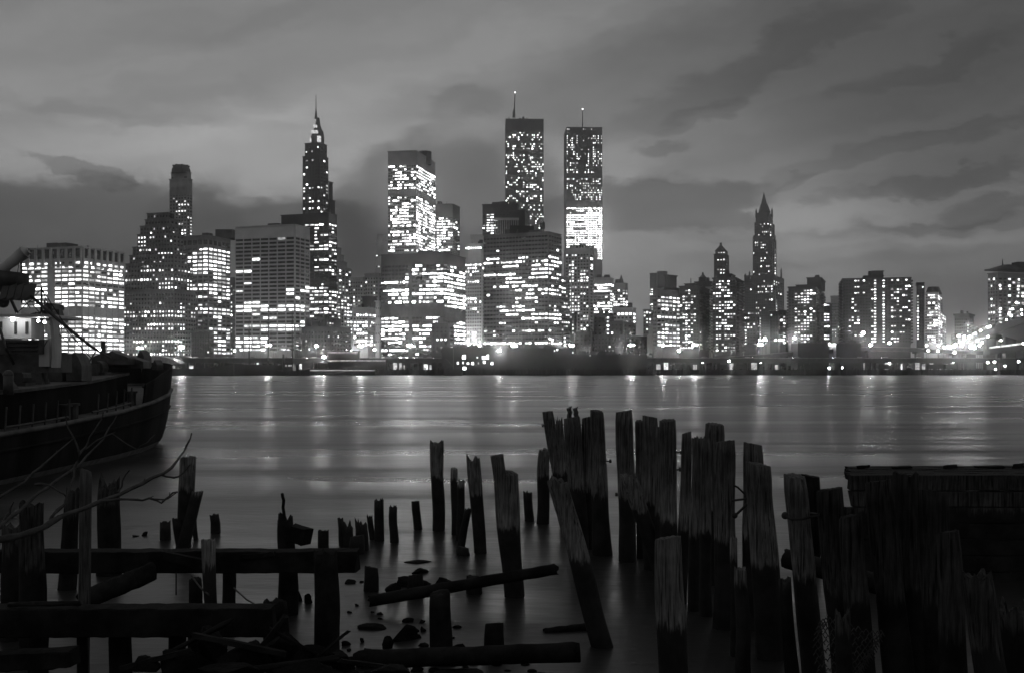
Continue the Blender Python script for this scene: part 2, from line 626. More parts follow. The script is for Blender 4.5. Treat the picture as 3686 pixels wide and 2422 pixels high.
    def tank(s, px, py, D=None, r=2.2):
        """wooden roof tank on legs"""
        D = D or s.D
        p = P(px, py, D)
        m = MB()
        m.cyl(p.x, p.y, p.z - 1.2, p.z + 2.6, r, n=12)
        m.cyl(p.x, p.y, p.z + 2.6, p.z + 4.2, r * 1.06, 0.1, n=12)
        for k in range(4):
            a = math.pi / 4 + k * math.pi / 2
            m.cyl(p.x + r * 0.7 * math.cos(a), p.y + r * 0.7 * math.sin(a), p.z - 5, p.z - 1.1, 0.18, n=6)
        s.part('water_tank', m, M['roof'])

    def mast(s, px, y0, y1, D, r0=0.5, r1=0.15, lamp=False, px1=None, name='mast'):
        a, b = P(px, y0, D), P(px1 or px, y1, D)
        m = MB()
        m.tube([a, a.lerp(b, 0.5), b], [r0, (r0 + r1) / 2, r1], 8)
        s.part(name, m, M['steel'])
        if lamp:
            m = MB()
            m.ball(b + Vector((0, 0, 0.6)), 0.9, 8, 6)
            s.part('beacon', m, LIT[4])

    def finish(s):
        if s.flat and s.cat == 'building':               # lift houses, vents and pipes on the flat roof
            t = s.flat
            rg = random.Random(int(t['D'] * 7 + t['L1']))
            for k in range(rg.choice((1, 2, 3))):
                w, d, h = rg.uniform(.12, .3) * t['L1'], rg.uniform(.12, .3) * t['L2'], rg.uniform(1.5, 4.0)
                o = t['C'] + t['a'] * rg.uniform(.05, .65) * t['L1'] + t['b'] * rg.uniform(.2, .6) * t['L2']
                m = MB()
                m.obox((o.x, o.y, t['z1'] - .2), (*(t['b'] * d), 0), (*(t['a'] * w), 0), (0, 0, h + .2))
                s.part('roof_house', m, M['roof'])
            for k in range(rg.choice((2, 4, 6))):
                o = t['C'] + t['a'] * rg.uniform(.05, .95) * t['L1'] + t['b'] * rg.uniform(.05, .6) * t['L2']
                m = MB()
                m.cyl(o.x, o.y, t['z1'] - .2, t['z1'] + rg.uniform(.8, 3.2), rg.choice((.12, .2, .6)), n=6)
                s.part('roof_vent', m, M['roof'])
        root = empty(s.name, s.root0, s.label, s.cat, s.group)
        s.mb.build('wall', M[s.wall], root, s.root0)
        for name, mb_, m, sm in s.parts:
            o = mb_.build(name, m, root, s.root0, sm)
            if name in ('balconies', 'lantern_lights'):
                o['kind'] = 'stuff'                    # too small to tell apart
        big = [q for q in s.w if q[1] >= 8.0 and not s.small]
        big.sort(key=lambda q: (not q[0], -q[1]))
        rest = [q for q in s.w if q[1] < 8.0 or s.small] + big[300:]
        for lit, wpx, w, h, mi, c, rz, ax in big[:300]:
            o = bpy.data.objects.new('window', pane_mesh(w, h, mi))
            o.location = c - s.root0
            o.rotation_euler = (0, 0, rz)
            o.parent = root
            col.objects.link(o)
        if rest:
            m = MB()
            for lit, wpx, w, h, mi, c, rz, (d3, N3) in rest:
                m.obox(c - d3 * w / 2 - N3 * 0.03 - Vector((0, 0, h / 2)), d3 * w, N3 * 0.12, Vector((0, 0, h)), mi + 1)
            o = m.build('window_panes', [M['glass']] + LIT, root, s.root0)
            o['kind'] = 'stuff'
        return root


def rows(spec):
    """'5*####|...' -> repeated rows"""
    out = []
    for r in spec.split('|'):
        if '*' in r:
            k, v = r.split('*')
            out += [v] * int(k)
        else:
            out.append(r)
    return '|'.join(out)


BRIGHT = (0.1, 0.26, 0.38, 0.2, 0.06)
GLARE = (0.02, 0.1, 0.26, 0.28, 0.22, 0.12)                # the blown-out towers in the middle
DIM = (0.25, 0.35, 0.25, 0.12, 0.03)

# --- far left office block with a colonnade crown
b = Bld('office_block', 'square office block with dark colonnade crown, almost every window lit, beside the moored ship', 650, 19, 'stone', lv=BRIGHT)
t = b.tier(77, 296, 446, 888)
b.win(t, 911, 30, 1, 34, 8, 7, ':', ':', wf=0.7, bars=False, pd=0.9, vf=1)
b.win(t, 945, 15.3, 22, 10, 9, 7,
      rows('5*#### ####|#### ..+-|5*#### ####|2*         |9*#### ####'), rows('2*#######|+##+###|2*#######|.......|4*#######|##-####|2*       |9*#######'), wf=0.86, band=False)
b.finish()

# --- stepped stone office tower
b = Bld('stepped_tower', 'stepped ziggurat office tower of pale-pierced stone, rows of small lit windows, left of centre', 690, 19, 'mid')
T = [(531, 606, 626, 766, '.-..|..+.-', 712), (524, 612, 640, 788, '.-.-..', 709), (506, 618, 652, 810, '..-.+.|..-..-', 706), (496, 622, 660, 840, '##.#..#.|##....-', 703),
     (479, 624, 666, 885, '.##.-..|.....###|..+...', 700), (468, 626, 674, 915, '..-.-.|..+.-..', 697), (451, 626, 684, 945, '..-...|.-.###.+.-', 694), (429, 626, 692, 978, '.....+..|###########.#..+##|.+.........####', 691)]
for k, (xl, xc, xr, yt, pat, D) in enumerate(T):
    yn = T[k + 1][3] if k + 1 < len(T) else 1046
    t = b.tier(xl, xc, xr, yt, yn + 14, D, lip=0.3)
    n = max(1, int((yn - yt) / 14.6))
    b.win(t, yt + 12, 15.0, n, 9, max(4, int((xc - xl) / 10.5)), max(2, int((xr - xc) / 10)), pat, pat if k > 3 else '.', wf=0.55)
t = b.tier(415, 626, 704, 1042, D=688, lip=0.3)
b.win(t, 1060, 15.3, 15, 9, 20, 8,
      '....................|....-...............|.....-......+..+....|..##................|##+#####.##+##.########|#########.##.#########|.-+.................|..+##......#########|......###..#########|....................|....................|......####..#########|..........-..+......|................##..|#####.##############',
      '........|........|..+.....|..##....|+###..##|####..++|........|#+##....|.###....|....-...|........|###...##|........|.##.....|####..##', wf=0.55)
b.finish()

# --- slim shaft behind it
b = Bld('slim_tower', 'slim stone skyscraper with blunt ornate crown rising behind the stepped tower', 950, 19, 'stone')
T0 = b.tier(616, 675, 688, 620, 645, 955, lip=0.3)
t = b.tier(611, 672, 691, 643, None, 950)
b.win(t, 662, 22, 1, 20, 3, 1, ':', ':', wf=0.5)
b.win(t, 690, 11.6, 30, 7, 6, 2, '.....#|......|.-....|......|...+##|...+..|..####|......|......|..#+..|..+##.|......|....+#|..####|....##|.-....', '+.|..|..|..|+.|..|.+|..|+#|.+|.#', wf=0.6)
m = MB()
cx_, cy_ = (T0['C'] + T0['a'] * T0['L1'] / 2 + T0['b'] * T0['L2'] / 2)
oc = [(math.cos(math.pi / 8 + k * math.pi / 4), math.sin(math.pi / 8 + k * math.pi / 4)) for k in range(8)]
for r0_, r1_, ya, yb_ in ((8.0, 7.6, 606, 622), (7.4, 6.6, 598, 606), (6.2, 5.4, 592, 598)):
    m.frust([(cx_ + c * r0_, cy_ + q * r0_) for c, q in oc], zz(yb_, 955), [(cx_ + c * r1_, cy_ + q * r1_) for c, q in oc], zz(ya, 955))
for k in range(8):
    m.ball((cx_ + oc[k][0] * 6.4, cy_ + oc[k][1] * 6.4, zz(595, 955)), .9, 6, 4)
b.part('crown_ornament', m, M['dark'])
b.finish()

# --- slab with strong piers
b = Bld('pier_faced_tower', 'office tower with white vertical piers and dark top cornice, between stepped tower and grid block', 760, 19, 'mid', lv=BRIGHT)
t = b.tier(655, 750, 828, 848)
b.win(t, 872, 20, 1, 22, 5, 5, ':', ':', wf=0.8, bars=False)
b.win(t, 897, 14.3, 27, 9.5, 5, 5,
      '...##|..+##|#####|#####|#####|#####|#####|.....|.....|..###|..###|.....|..###|.....|...##|..###|..+##|.....|...+.|...-.',
      '#####|#####|#####|#####|#####|#####|.####|.####|.####|#####|#####|+++##|.+###|..-..|..+..|#####|#####|..+..|..#..|.-+..|+####|.#.+#|#+#+#|####+', wf=0.8, pd=0.25, band=False)
m = MB()
p = P(775, 842, 780)
m.box(p.x, p.x + 12, p.y, p.y + 14, p.z - 3, p.z + 3)
b.part('penthouse', m, M['roof'])
b.finish()

b = Bld('low_office', 'low dark office with small unlit windows below the white-piered tower', 690, 19, 'dark')
t = b.tier(690, 755, 768, 1197)
b.win(t, 1213, 13.5, 5, 8, 7, 2, '.......', '..', wf=0.6)
b.finish()

b = Bld('sliver_tower', 'narrow dark tower seen as a sliver beside the concrete grid block', 840, 19, 'dark')
t = b.tier(822, 838, 850, 1000)
b.win(t, 1030, 15, 17, 8, 2, 2, '.+|#.|.+|+.|##|.+', '-+|+.|.#', wf=0.6)
b.finish()

# --- concrete grid block
b = Bld('grid_block', 'concrete grid office block, mostly unlit with two bright floors low down', 660, 19, 'stone', lv=BRIGHT)
t = b.tier(848, 1061, 1113, 809, lip=0.25)
b.win(t, 858, 14.27, 29, 10.2, 7, 3,
      '.......|.......|.......|--.....|.......|.......|.......|.......|--.....|.......|.......|.......|.......|-......|.......|.......|.##....|####.##|#######|-.#....|...+#..|.......|-######|...####|.......|####...|####...|####...|####...',
      '...|...|...|...|...|...|...|...|...|...|...|...|.++|+##|...|+..|.+.|###|###|...|...|++.|###|###|...|...|...', wf=0.9, pd=0.45)
b.finish()

# --- black-topped tower behind the grid block
b = Bld('black_topped_tower', 'dark flat-topped office tower overlapping behind the concrete grid block', 800, 19, 'black', lv=BRIGHT)
t = b.tier(1013, 1183, 1211, 768)
b.win(t, 808, 12.7, 36, 7.5, 10, 3,
      '.....+##++|..........|.......#..|.......##.|.......+.+|.......+..|.....##.##|.....##.##|..........|.....#+...|.......###|..........|.......#+.|.......###|..........|..........|..........|........+.|.....#####|.....#####|.....#####|.....+.+..|.....####+|..........|.....#####|.....#+###|.....+++..|..........|........++|.....#####|....+###++|......++++',
      '+##|.#.|+#.|...|..+|#+#|+..|.##|..+|+..|.##|..-|+..|#+.|.##|...|...|.+.|...|##+|.##|+..|###|#+.|.##|###|+++|...|##.|###', wf=0.85)
b.finish()

# --- spired tower
b = Bld('spired_tower', 'tall dark art-deco tower with lit lantern and needle spire', 1150, 19, 'black')
t = b.tier(1090, 1152, 1181, 560, None, 1150)
b.win(t, 576, 12.4, 36, 7.5, 6, 3, '.+.+..|......|.+..+.|......|......|......|......|.+....|#.##.#|#.....|......|#.+..-|..##..|......|#.##.#|......|#....#|.....+|......|.+#+.+|#.+..#', '.#.|...|...|..-|.+.|...|...|..+|+.#|..#|.+.|...|..+|...|.+.|..-', wf=0.62)
t2 = b.tier(1098, 1150, 1176, 514, 566, 1154, lip=0.3)
b.win(t2, 530, 14, 2, 8, 5, 2, '..+.#|#.+..', '..', wf=0.5)
b.tier(1184, 1186, 1198, 655, None, 1190)
b.tier(1176, 1190, 1206, 720, None, 1180)
m = MB()
m2 = MB()
for (x0, x1, x0b, x1b, ya, yb_, tgt) in ((1112, 1161, 1113, 1160, 485, 515, m), (1118, 1157, 1112, 1161, 464, 486, m), (1127, 1147, 1120, 1155, 444, 464, m), (1132, 1143, 1127, 1147, 416, 445, m)):
    D = 1160.0
    za, zb2 = zz(ya, D), zz(yb_, D)
    xa, xb2, ra, rb = xx((x0 + x1) / 2, D), xx((x0b + x1b) / 2, D), (x1 - x0) / F * D / 2, (x1b - x0b) / F * D / 2
    oc = [(math.cos(math.pi / 8 + k * math.pi / 4), math.sin(math.pi / 8 + k * math.pi / 4)) for k in range(8)]
    m.frust([(xb2 + c * rb, D + 12 + s_ * rb) for c, s_ in oc], zb2, [(xa + c * ra, D + 12 + s_ * ra) for c, s_ in oc], za)
b.part('lantern', m, M['dark'])
for (px, py, w, h) in ((1124, 475, 6, 9), (1132, 475, 6, 9), (1140, 475, 6, 9), (1148, 501, 12, 20), (1131, 455, 4, 8), (1138, 455, 4, 8), (1117, 503, 4, 12), (1143, 523, 8, 5)):
    p = P(px, py, 1160)
    m2.box(p.x - w * .14, p.x + w * .14, p.y - 1.6, p.y + 3, p.z - h * .14, p.z + h * .14)
b.part('lantern_lights', m2, emit('lantern_light', 0.75, 0.4))
p = P(1137.5, 418, 1172)
m = MB()
q = P(1137.5, 341, 1172)
m.tube([p - Vector((0, 0, 3)), p.lerp(q, 0.35), q], [1.6, 0.45, 0.2], 8)
b.part('spire', m, M['steel'])
b.finish()

# --- the close-packed cluster beside it
b = Bld('sloping_tower', 'grey tower with sloping stepped side behind the black-topped tower', 950, 19, 'stone')
for k, (xr, yt) in enumerate(((1216, 862), (1228, 888), (1238, 912), (1248, 936), (1262, 958))):
    b.tier(1150, 1196, xr, yt, None, 955 - k * 2, lip=0.3)
t = b.tier(1170, 1206, 1264, 962, None, 940)
b.win(t, 972, 11.5, 16, 7, 3, 5, '.+#|##.|.#+', '.++..|.#.+.|.....|.+..+|++..-|.##..|.###.|##.+.', wf=0.6)
b.finish()
b = Bld('corner_office', 'lit office corner crowded behind the dark quay warehouse', 820, 19, 'stone', lv=BRIGHT)
t = b.tier(1196, 1226, 1268, 1060)
b.win(t, 1070, 12.5, 11, 7, 3, 4, '###|+#.|#+#|.##|##+', '.##.|##.+|#.##|+##.|.+#+', wf=0.65)
b.finish()
b = Bld('pale_block', 'pale stone block with a recessed dark window, above the five-window lit building', 900, 19, 'pale')
t = b.tier(1262, 1306, 1318, 1000)
b.win(t, 1018, 13, 8, 7, 5, 1, '..-..|.....|.+..-|.....|##.+.|+#.#.', '.', wf=0.5)
b.finish()
b = Bld('corniced_block', 'pale block with dark overhanging cornice left of the broad lit office building', 880, 19, 'stone')
t = b.tier(1314, 1362, 1374, 984, lip=2.2)
b.win(t, 1003, 13, 8, 8, 5, 1, '.....|-....|...#.|.....|...#.', '.', wf=0.45)
b.finish()
b = Bld('white_shaft', 'slender pale tower with blank walls behind the broad lit office building', 1000, 19, 'pale')
b.tier(1357, 1378, 1387, 845, 872, 1004)
t = b.tier(1352, 1376, 1396, 868, None, 1000)
b.win(t, 920, 40, 2, 6, 3, 1, '#..|.#.', '.', wf=0.4, piers=False, bars=False)
b.finish()
b = Bld('five_window_block', 'small office block five windows wide, square windows lit in rows, near the quay', 700, 19, 'stone', lv=GLARE)
t = b.tier(1273, 1324, 1356, 1108)
b.win(t, 1134, 13.2, 9, 8.2, 5, 6, '.####|.....|#####|+#.##|###..|.####|+...#|#####|....+', '######|......|######|+#....|......|......|.##...|###...', wf=0.62)
b.finish()
b = Bld('dark_roof_block', 'plain dark block behind the five-window building', 780, 19, 'black')
b.tier(1304, 1345, 1356, 1068)
b.finish()
b = Bld('thin_pale_slab', 'thin pale slab lit from the street, against the side of the broad lit office', 690, 19, 'pale')
t = b.tier(1352, 1366, 1373, 1084)
b.win(t, 1110, 30, 5, 8, 2, 1, '.', '.', wf=0.3, piers=False, bars=False)
b.finish()
b = Bld('quay_warehouse', 'dark brick quay warehouse with few lights, between grid block and five-window building', 640, 19, 'dark')
t = b.tier(1086, 1190, 1262, 1176)
b.win(t, 1196, 15, 5, 9, 9, 7, '.........|.........|..+......', '.......', wf=0.45)
for px in (1110, 1166, 1215):
    b.tank(px, 1168, 650, 1.9)
b.finish()

# --- broad lit office block in the middle
b = Bld('broad_office', 'broad dark office block with wide blank bands between bright floors', 655, 19, 'dark', lv=GLARE)
t = b.tier(1373, 1597, 1674, 911)
b.win(t, 955, 14.5, 24, 9.6, 18, 7,
      '........ .+#.--.#.|.......+ ##.+...#.|.......+ #########|.......+ ....+####|######## -..##.###|-...--.. ..#+#####|######## ..#######|..#++.## #########|...+.### ..#####..|..#+#### #.####.##|3*                  |#####... ....-##++|######## ......##.|######## ##.######|######.# ######+..|#.#####. ..+##.#..|#######. ####.+...|..####.. ..#......|........ #.##.+...|######## .........|..++.... .#.......|######## ##.......'.replace('3*                  ', '                  |                  |                  '),
      rows('..#-...|..#..##|3*#######|+###+##|###+...|2*#######|.######|#######|3*       |....###|#####++|##.####|3*...####|.......|...###.|.......'), wf=0.9, pd=0.3)
b.finish()

# --- very tall pale tower behind
b = Bld('tall_lit_tower', 'tall bright office tower with chamfered top and dark mechanical band, left of twin towers', 840, 12, 'stone', lv=GLARE)
t = b.tier(1397, 1497, 1566, 543)
b.win(t, 598, 11.25, 28, 7.2, 12, 9,
      '###..###..-.|..-#..-#..#.|...###.+..##|..++####..+.|...######.+.|.#..###.....|##+.++.####.|######.#####|            |            |#...##.-....|#.+.+...-.##|##..+.##++..|..++++++####|.###.####+-.|..##.####...|.#.########.|.########+..|..########..|#.##.##.#+.#|............|.#+####.++..|#.###.##++++|......+#####|..##.#####.#|############|.##.........|###....####.',
      '#########|+########|+#######.|+####.+..|.+##.####|#####.##.|+#.###.##|###..##.#|         |         |##+.##..+|#########|#####+###|####+####|##.##.###|###.#####|#####.###|####+.##.|.########|##.#..###|##+##....|##...####|#####..##|###.#.###|####+####|#########|.########|+####+###', wf=0.82)
m = MB()
p = P(1530, 566, 870)
m.cyl(p.x, p.y, p.z - 6, p.z + 4, 5, n=10)
b.part('cooling_tower', m, M['black'])
b.finish()

b = Bld('rounded_tower', 'shorter grey tower with darker top tucked behind the tall lit tower', 900, 14, 'mid', lv=GLARE)
t = b.tier(1540, 1629, 1654, 735)
b.win(t, 786, 10.4, 16, 7, 11, 3, '.....##++-+|....+#####+|....#######|....#######|....####+..|....####.##|....####.##|....######.|....+#.+...|....#-.....|....+++-.##|....##+##+.|....-++....|.....+..##.', '..+|.+.|+..|.+.|.++|..-', wf=0.8)
b.finish()

b = Bld('pale_street_lit_block', 'pale punched-window office block brightened by street light at its foot', 760, 22, 'pale', lv=GLARE)
b.tier(1694, 1730, 1760, 846, 885, 775)
b.tier(1684, 1732, 1760, 878, 945, 768)
t = b.tier(1674, 1734, 1760, 940)
b.win(t, 892, 14, 1, 8, 7, 2, '######', '.', wf=0.6, bars=False, piers=False)
b.win(t, 953, 12.2, 26, 7, 7, 2, '######+|.####..|+#####.|..-....|.......|.#####.|.......|.......|.......|.......|#####..|+####.#|.......|..+#...|.-...+.|.......|.......|.......|.......|.......|.+.##..', '.+|#.|.+|..', wf=0.55)
b.finish()

# --- banded office block
b = Bld('banded_office', 'wide office block of thin horizontal bands, patches of lit windows, right of centre', 690, 27, 'mid', lv=GLARE)
t = b.tier(1742, 1973, 2019, 835, lip=0.3)
b.win(t, 850, 14.75, 27, 7.6, 20, 5,
      '....................|....................|....................|....+.......-....-..|....................|.#+##......#++.....+|###.#########.##+.##|......+####....#####|...............#####|##########.....#####|.......#####...#####|.......######.......|....-###.##.#####...|..........##..+#..##|.+..........####..##|..........##.####...|..-.............--..|....+##..####....-..|.....###########.+..|.......###+....#####|............########|....+##.............|....................|#++#.+..++..###+.##.|....................|....................|####################',
      '.....|.....|.....|..+#.|.....|.+##.|.####|####.|##...|#..#.|####.|.....|.#..#|+#+#.|#####|-.--.|+....|+.+..|..##.|#####|#####|..++.|.....|+....|.....|.....|####+', wf=0.88, pd=0.5)
m = MB()
p = P(1835, 838, 705)
m.box(p.x, p.x + 15, p.y, p.y + 10, p.z - 1, p.z + 4.4)
b.part('roof_plant', m, M['black'])
b.tank(1953, 818, 712, 1.6)
b.finish()

b = Bld('side_wing', 'lower back wing with slanting rows of lit windows at right of the banded office', 720, 27, 'mid', lv=BRIGHT)
t = b.tier(2000, 2020, 2050, 995)
b.win(t, 1010, 13.6, 18, 7.5, 1, 4, '.', '##..|....|#+..|+...|..#.|....|.##.|####|....|.+#.|....|####|.##.|+...|....|.+..', wf=0.85)
b.finish()

b = Bld('dark_slab', 'dark slab with pale portal frame rising behind the banded office', 900, 8, 'black', lv=BRIGHT)
t = b.tier(1737, 1862, 1870, 735)
b.win(t, 772, 9.6, 14, 6, 9, 1, '.##......|.++......|.###.....|.#+......|####.....|####.....|.++......', '.', wf=0.8)
b.tier(1835, 1890, 1899, 757, None, 888)
m = MB()
D = 884.0
for px in range(1783, 1870, 8):
    m.box(xx(px, D), xx(px + 2.6, D), D, D + 3, zz(850, D), zz(792, D))
m.box(xx(1780, D), xx(1868, D), D - 0.4, D + 3.2, zz(792, D), zz(785, D))
b.part('portal_frame', m, M['stone'])
b.finish()

# --- the twin towers
TW = (0.15, 0.3, 0.3, 0.18, 0.07)
b = Bld('twin_tower', 'left one of two very tall flat-topped towers, scattered pin-point lights and a leaning mast', 1900, 88.6, 'dark', lv=TW, small=True)
t = b.tier(1817, 1820, 1957, 428, L1=63.0, lip=0)
rr = random.Random(3)
pat = []
for i in range(64):
    if i in (0, 1, 2, 3, 4, 48, 49, 50):
        pat.append(' ')
    else:
        k = rr.choice((0.08, 0.2, 0.32, 0.28, 0.14, 0.04))
        pat.append(''.join('#' if rr.random() < k else ('-' if rr.random() < 0.2 else ':') for _ in range(22)))
b.win(t, 438, 8.15, 64, 4.2, 0, 22, '', '|'.join(pat), wf=0.5, pd=0.4, lv=(0.0, 0.1, 0.25, 0.3, 0.3, 0.05), vf=0.85)
m = MB()
m.tube([P(1850, 424, 1915), P(1850, 405, 1915), P(1851.5, 392, 1915), P(1854, 336, 1915)], [2.6, 2.4, 1.2, 0.5], 8)
b.part('mast', m, M['steel'])
m = MB()
m.ball(P(1854, 334, 1915), 0.9, 8, 6)
b.part('beacon', m, LIT[4])
m = MB()
for px, w, h in ((1872, 3, 3), (1884, 4, 7), (1832, 1.5, 6), (1896, 2, 3)):
    p = P(px, 428, 1920)
    m.box(p.x - w * .45, p.x + w * .45, p.y, p.y + 3, p.z - 1, p.z + h * .45)
b.part('roof_gear', m, M['black'])
b.finish()

b = Bld('twin_tower', 'right one of two very tall flat-topped towers, lower third blazing with lit floors', 1880, 88.6, 'dark', lv=TW, small=True)
t = b.tier(2031, 2039, 2168, 458, L1=63.0, lip=0)
pat = []
for i in range(58):
    if i in (1, 2, 20, 21, 32, 33, 34):
        pat.append(' ')
    elif i == 0:
        pat.append('-+-..-+...-.-')
    elif i < 20:
        pat.append(''.join(rr.choice('##+') if c == 'x' and rr.random() < 0.62 else ('-' if rr.random() < 0.3 else ':') for c in 'x..xx..x:::::.x...xx.x.x'))
    elif i < 32:
        pat.append(''.join('+' if rr.random() < 0.3 else ('-' if rr.random() < 0.6 else ':') for _ in range(22)) if i != 28 else ':-:-:::::##############')
    elif i in (36, 37, 41, 44, 48):
        pat.append(('..+..-#####..##+..####', '::-:::::::::##########', '####-::::::+##########')[i % 3])
    elif i < 53:
        pat.append('######################')
    else:
        pat.append('..+-..##..#+#+...###')
b.win(t, 466, 8.15, 58, 5.2, 0, 22, '', '|'.join(pat), wf=0.4, pd=0.4, lv=(0.05, 0.2, 0.35, 0.3, 0.1, 0.0), vf=0.75, hot=34)
b.mast(2097, 460, 395, 1905, 1.0, 0.5, True)
b.finish()

# --- right of the twin towers
b = Bld('crenellated_block', 'grey office block with battlement-like roof standing before the right twin tower', 780, 19, 'stone')
t = b.tier(2036, 2120, 2136, 894)
b.tier(2051, 2070, 2074, 884, 900, 790)
b.tier(2088, 2102, 2106, 880, 900, 790)
b.tier(2108, 2130, 2136, 888, 900, 790)
b.win(t, 918, 11.6, 25, 7, 8, 1, '#.#..-..|.....-.#|..#....|.##.....|..#.....|.##..###|.##..##.|..#..###|.##..+++|........|.##..##+|.##.....|.##..+#.|.####...|.####...|.##.#...|.####..#|.####...|.##.#...|......##|.....+##|........|.....#.+|.....##.', '.|+|.|#|#|+|.', wf=0.55)
b.finish()
b = Bld('ribbon_window_block', 'squat office block with white ribbon windows lit in bands beside the crenellated block', 860, 19, 'stone', lv=GLARE)
t = b.tier(2133, 2196, 2207, 1000)
b.win(t, 1026, 10.8, 12, 6.8, 7, 2, '#######|..##+##|#######|.......|.......|.......|..###.#|#######|+#++##+|#######|......#', '##|..|#+', wf=0.9)
b.finish()
b = Bld('steepled_block', 'office block with small steepled roof, lit grid of windows, right of the twin towers', 900, 19, 'stone', lv=BRIGHT)
t = b.tier(2206, 2250, 2259, 1020)
b.win(t, 1046, 10.2, 6, 7, 5, 1, '-.+-+|..+++|#..##|#.###|#+###|#####', '+', wf=0.75)
m = MB()
for (px, py, r0, r1, h) in ((2238, 1018, 9, 7, 14), (2238, 1004, 7, 0.4, 16), (2222, 1018, 8, 6, 8)):
    p = P(px, py, 915)
    m.cyl(p.x, p.y + 4, p.z - 1, p.z + h * .22, r0 * .22, r1 * .22, 8)
b.part('steeple', m, M['dark'])
b.finish()
b = Bld('pale_hall', 'low pale hall with four glaring windows below the steepled block', 800, 19, 'pale', lv=(0, 0, 0.1, 0.3, 0.6))
t = b.tier(2207, 2276, 2288, 1108)
b.win(t, 1130, 14, 3, 9, 5, 1, '.####|+....|.-.-.', '+', wf=0.6)
b.finish()
for (xl, xc, xr, yt, D, wl, lb, pat) in (
        (2137, 2196, 2208, 1130, 760, 'dark', 'dark brick block between ribbon-windowed office and quay sheds', '........|.......+'),
        (2198, 2240, 2288, 1156, 720, 'black', 'black low block with a few lit windows below the pale hall', '#+..+.|....-.|##.+..'),
        (2052, 2066, 2074, 1128, 700, 'black', 'narrow black building with scattered lit panes at foot of the crenellated block', '+.|.#|+#|.+'),
        (2072, 2130, 2142, 1195, 690, 'dark', 'unlit brick warehouse behind the dark quay sheds', '......'),
        (2140, 2250, 2325, 1205, 670, 'dark', 'long unlit brick rowhouses left of the balconied towers', '..........'),
        (1553, 1612, 1634, 1166, 625, 'black', 'black-fronted building with five lit panes before the broad office', '......|......|......|.#+##|......')):
    b = Bld('brick_building', lb, D, 19, wl)
    t = b.tier(xl, xc, xr, yt)
    b.win(t, yt + 14, 14, max(2, int((1290 - yt) / 16)), 8, max(2, int((xc - xl) / 12)), max(1, int((xr - xc) / 14)), pat, '.', wf=0.5)
    b.finish()

# --- right-hand skyline
b = Bld('ribbed_slab', 'faint ribbed slab tower far behind, left of the terraced block', 1500, 19, 'mid')
t = b.tier(2339, 2362, 2366, 984)
b.win(t, 1042, 9, 12, 5, 4, 1, '####|###.|##..|....|..##|...+|.##.', '.', wf=0.7)
b.finish()
b = Bld('plain_slab', 'faint plain slab tower far behind the terraced block', 1520, 19, 'mid')
b.tier(2366, 2394, 2402, 977)
b.finish()
b = Bld('terraced_block', 'terraced office block with big lit windows and dark penthouse above the raised road', 690, 40, 'mid', lv=BRIGHT)
for k, xl in enumerate((2378, 2370, 2362, 2354, 2346, 2339)):
    y = 1034 + k * 34
    t = b.tier(xl - 8, xl + 14 - k, 2446 if k < 5 else 2448, y, None if k == 5 else y + 40, 700 - k * 2, lip=0.3)
b.tier(2393, 2400, 2436, 990, 1036, 712)
t0 = b.tier(2352, 2364, 2447, 1040, None, 686, lip=0.2)
b.win(t0, 1068, 14.4, 13, 9, 2, 6, '..', '+####+|######|######|.##.+#|......|######|......|+##+++|.##..+|######|######|######|+#####', wf=0.8)
b.finish()
b = Bld('lit_annex', 'small lit annex buildings at the left foot of the terraced block', 760, 19, 'mid')
t = b.tier(2316, 2334, 2352, 1115)
b.win(t, 1125, 12, 7, 6, 2, 2, '+#|#.|.+', '#.|.#|#+', wf=0.6)
b.finish()


def balcony_tower(label, xl, xc, xr, yt, D, th, nl, nr, patL, patR, n, y0, pitch=10.8, roofs=(), lv=None):
    b = Bld('balcony_tower', label, D, th, 'dark', lv=lv or (0.12, 0.26, 0.32, 0.2, 0.1))
    t = b.tier(xl, xc, xr, yt)
    b.win(t, y0, pitch, n, 6.0, nl, nr, patL, patR, wf=0.66, pd=0.22)
    m = MB()                                             # balcony slabs stand out from the side face
    for i in range(n):
        z = zz(y0 + i * pitch + pitch * 0.45, D)
        for f0, f1 in ((0.08, 0.44), (0.56, 0.92)):
            o = t['C'] + t['b'] * (t['L2'] * f0)
            m.obox((o.x, o.y, z), (*(t['b'] * t['L2'] * (f1 - f0)), 0), (*(-t['a'] * 1.6), 0), (0, 0, 0.9))
            o = t['C'] + t['a'] * t['L1'] + t['b'] * (t['L2'] * f0)
            m.obox((o.x, o.y, z), (*(t['b'] * t['L2'] * (f1 - f0)), 0), (*(t['a'] * 1.6), 0), (0, 0, 0.9))
    b.part('balconies', m, M['dark'])
    for r in roofs:
        b.tier(r[0], r[1], r[2], r[3], r[4], D + 6, lip=0.2)
    return b


b = balcony_tower('dark balconied apartment tower with roof mast, right of the terraced block', 2446, 2516, 2552, 1030, 700, 19, 7, 3,
                  '.++#.+.|+..+...|.+#.++.|....#.+|.##++..|+.##...|..++.#.|.......|.##+##.|+##.##.|..+#.#.|.##.+..|..##...|.+#+..', '...|.+.|...', 20, 1046, roofs=((2465, 2500, 2515, 1022, 1040),))
b.mast(2487, 1030, 1002, 705, 0.35, 0.25)
b.finish()
b = balcony_tower('tallest dark balconied apartment tower, brightly patched, in front of the pointed-roof tower', 2566, 2648, 2676, 1000, 690, 19, 8, 3,
                  '..#+.+..|.##+.#..|.#+##.+.|+..###..|+##+.##.|.##.###.|........|..+.##+.|+##+##.#|###.###.|..##....|....###+|.##..##.|...+#...|+##+#+..|.##.###.|.##.##..|........|.##.###+|.##.##..|........|.#.+#...', '...|+..|...|...|..+', 24, 1012, roofs=((2580, 2632, 2646, 987, 1004),))
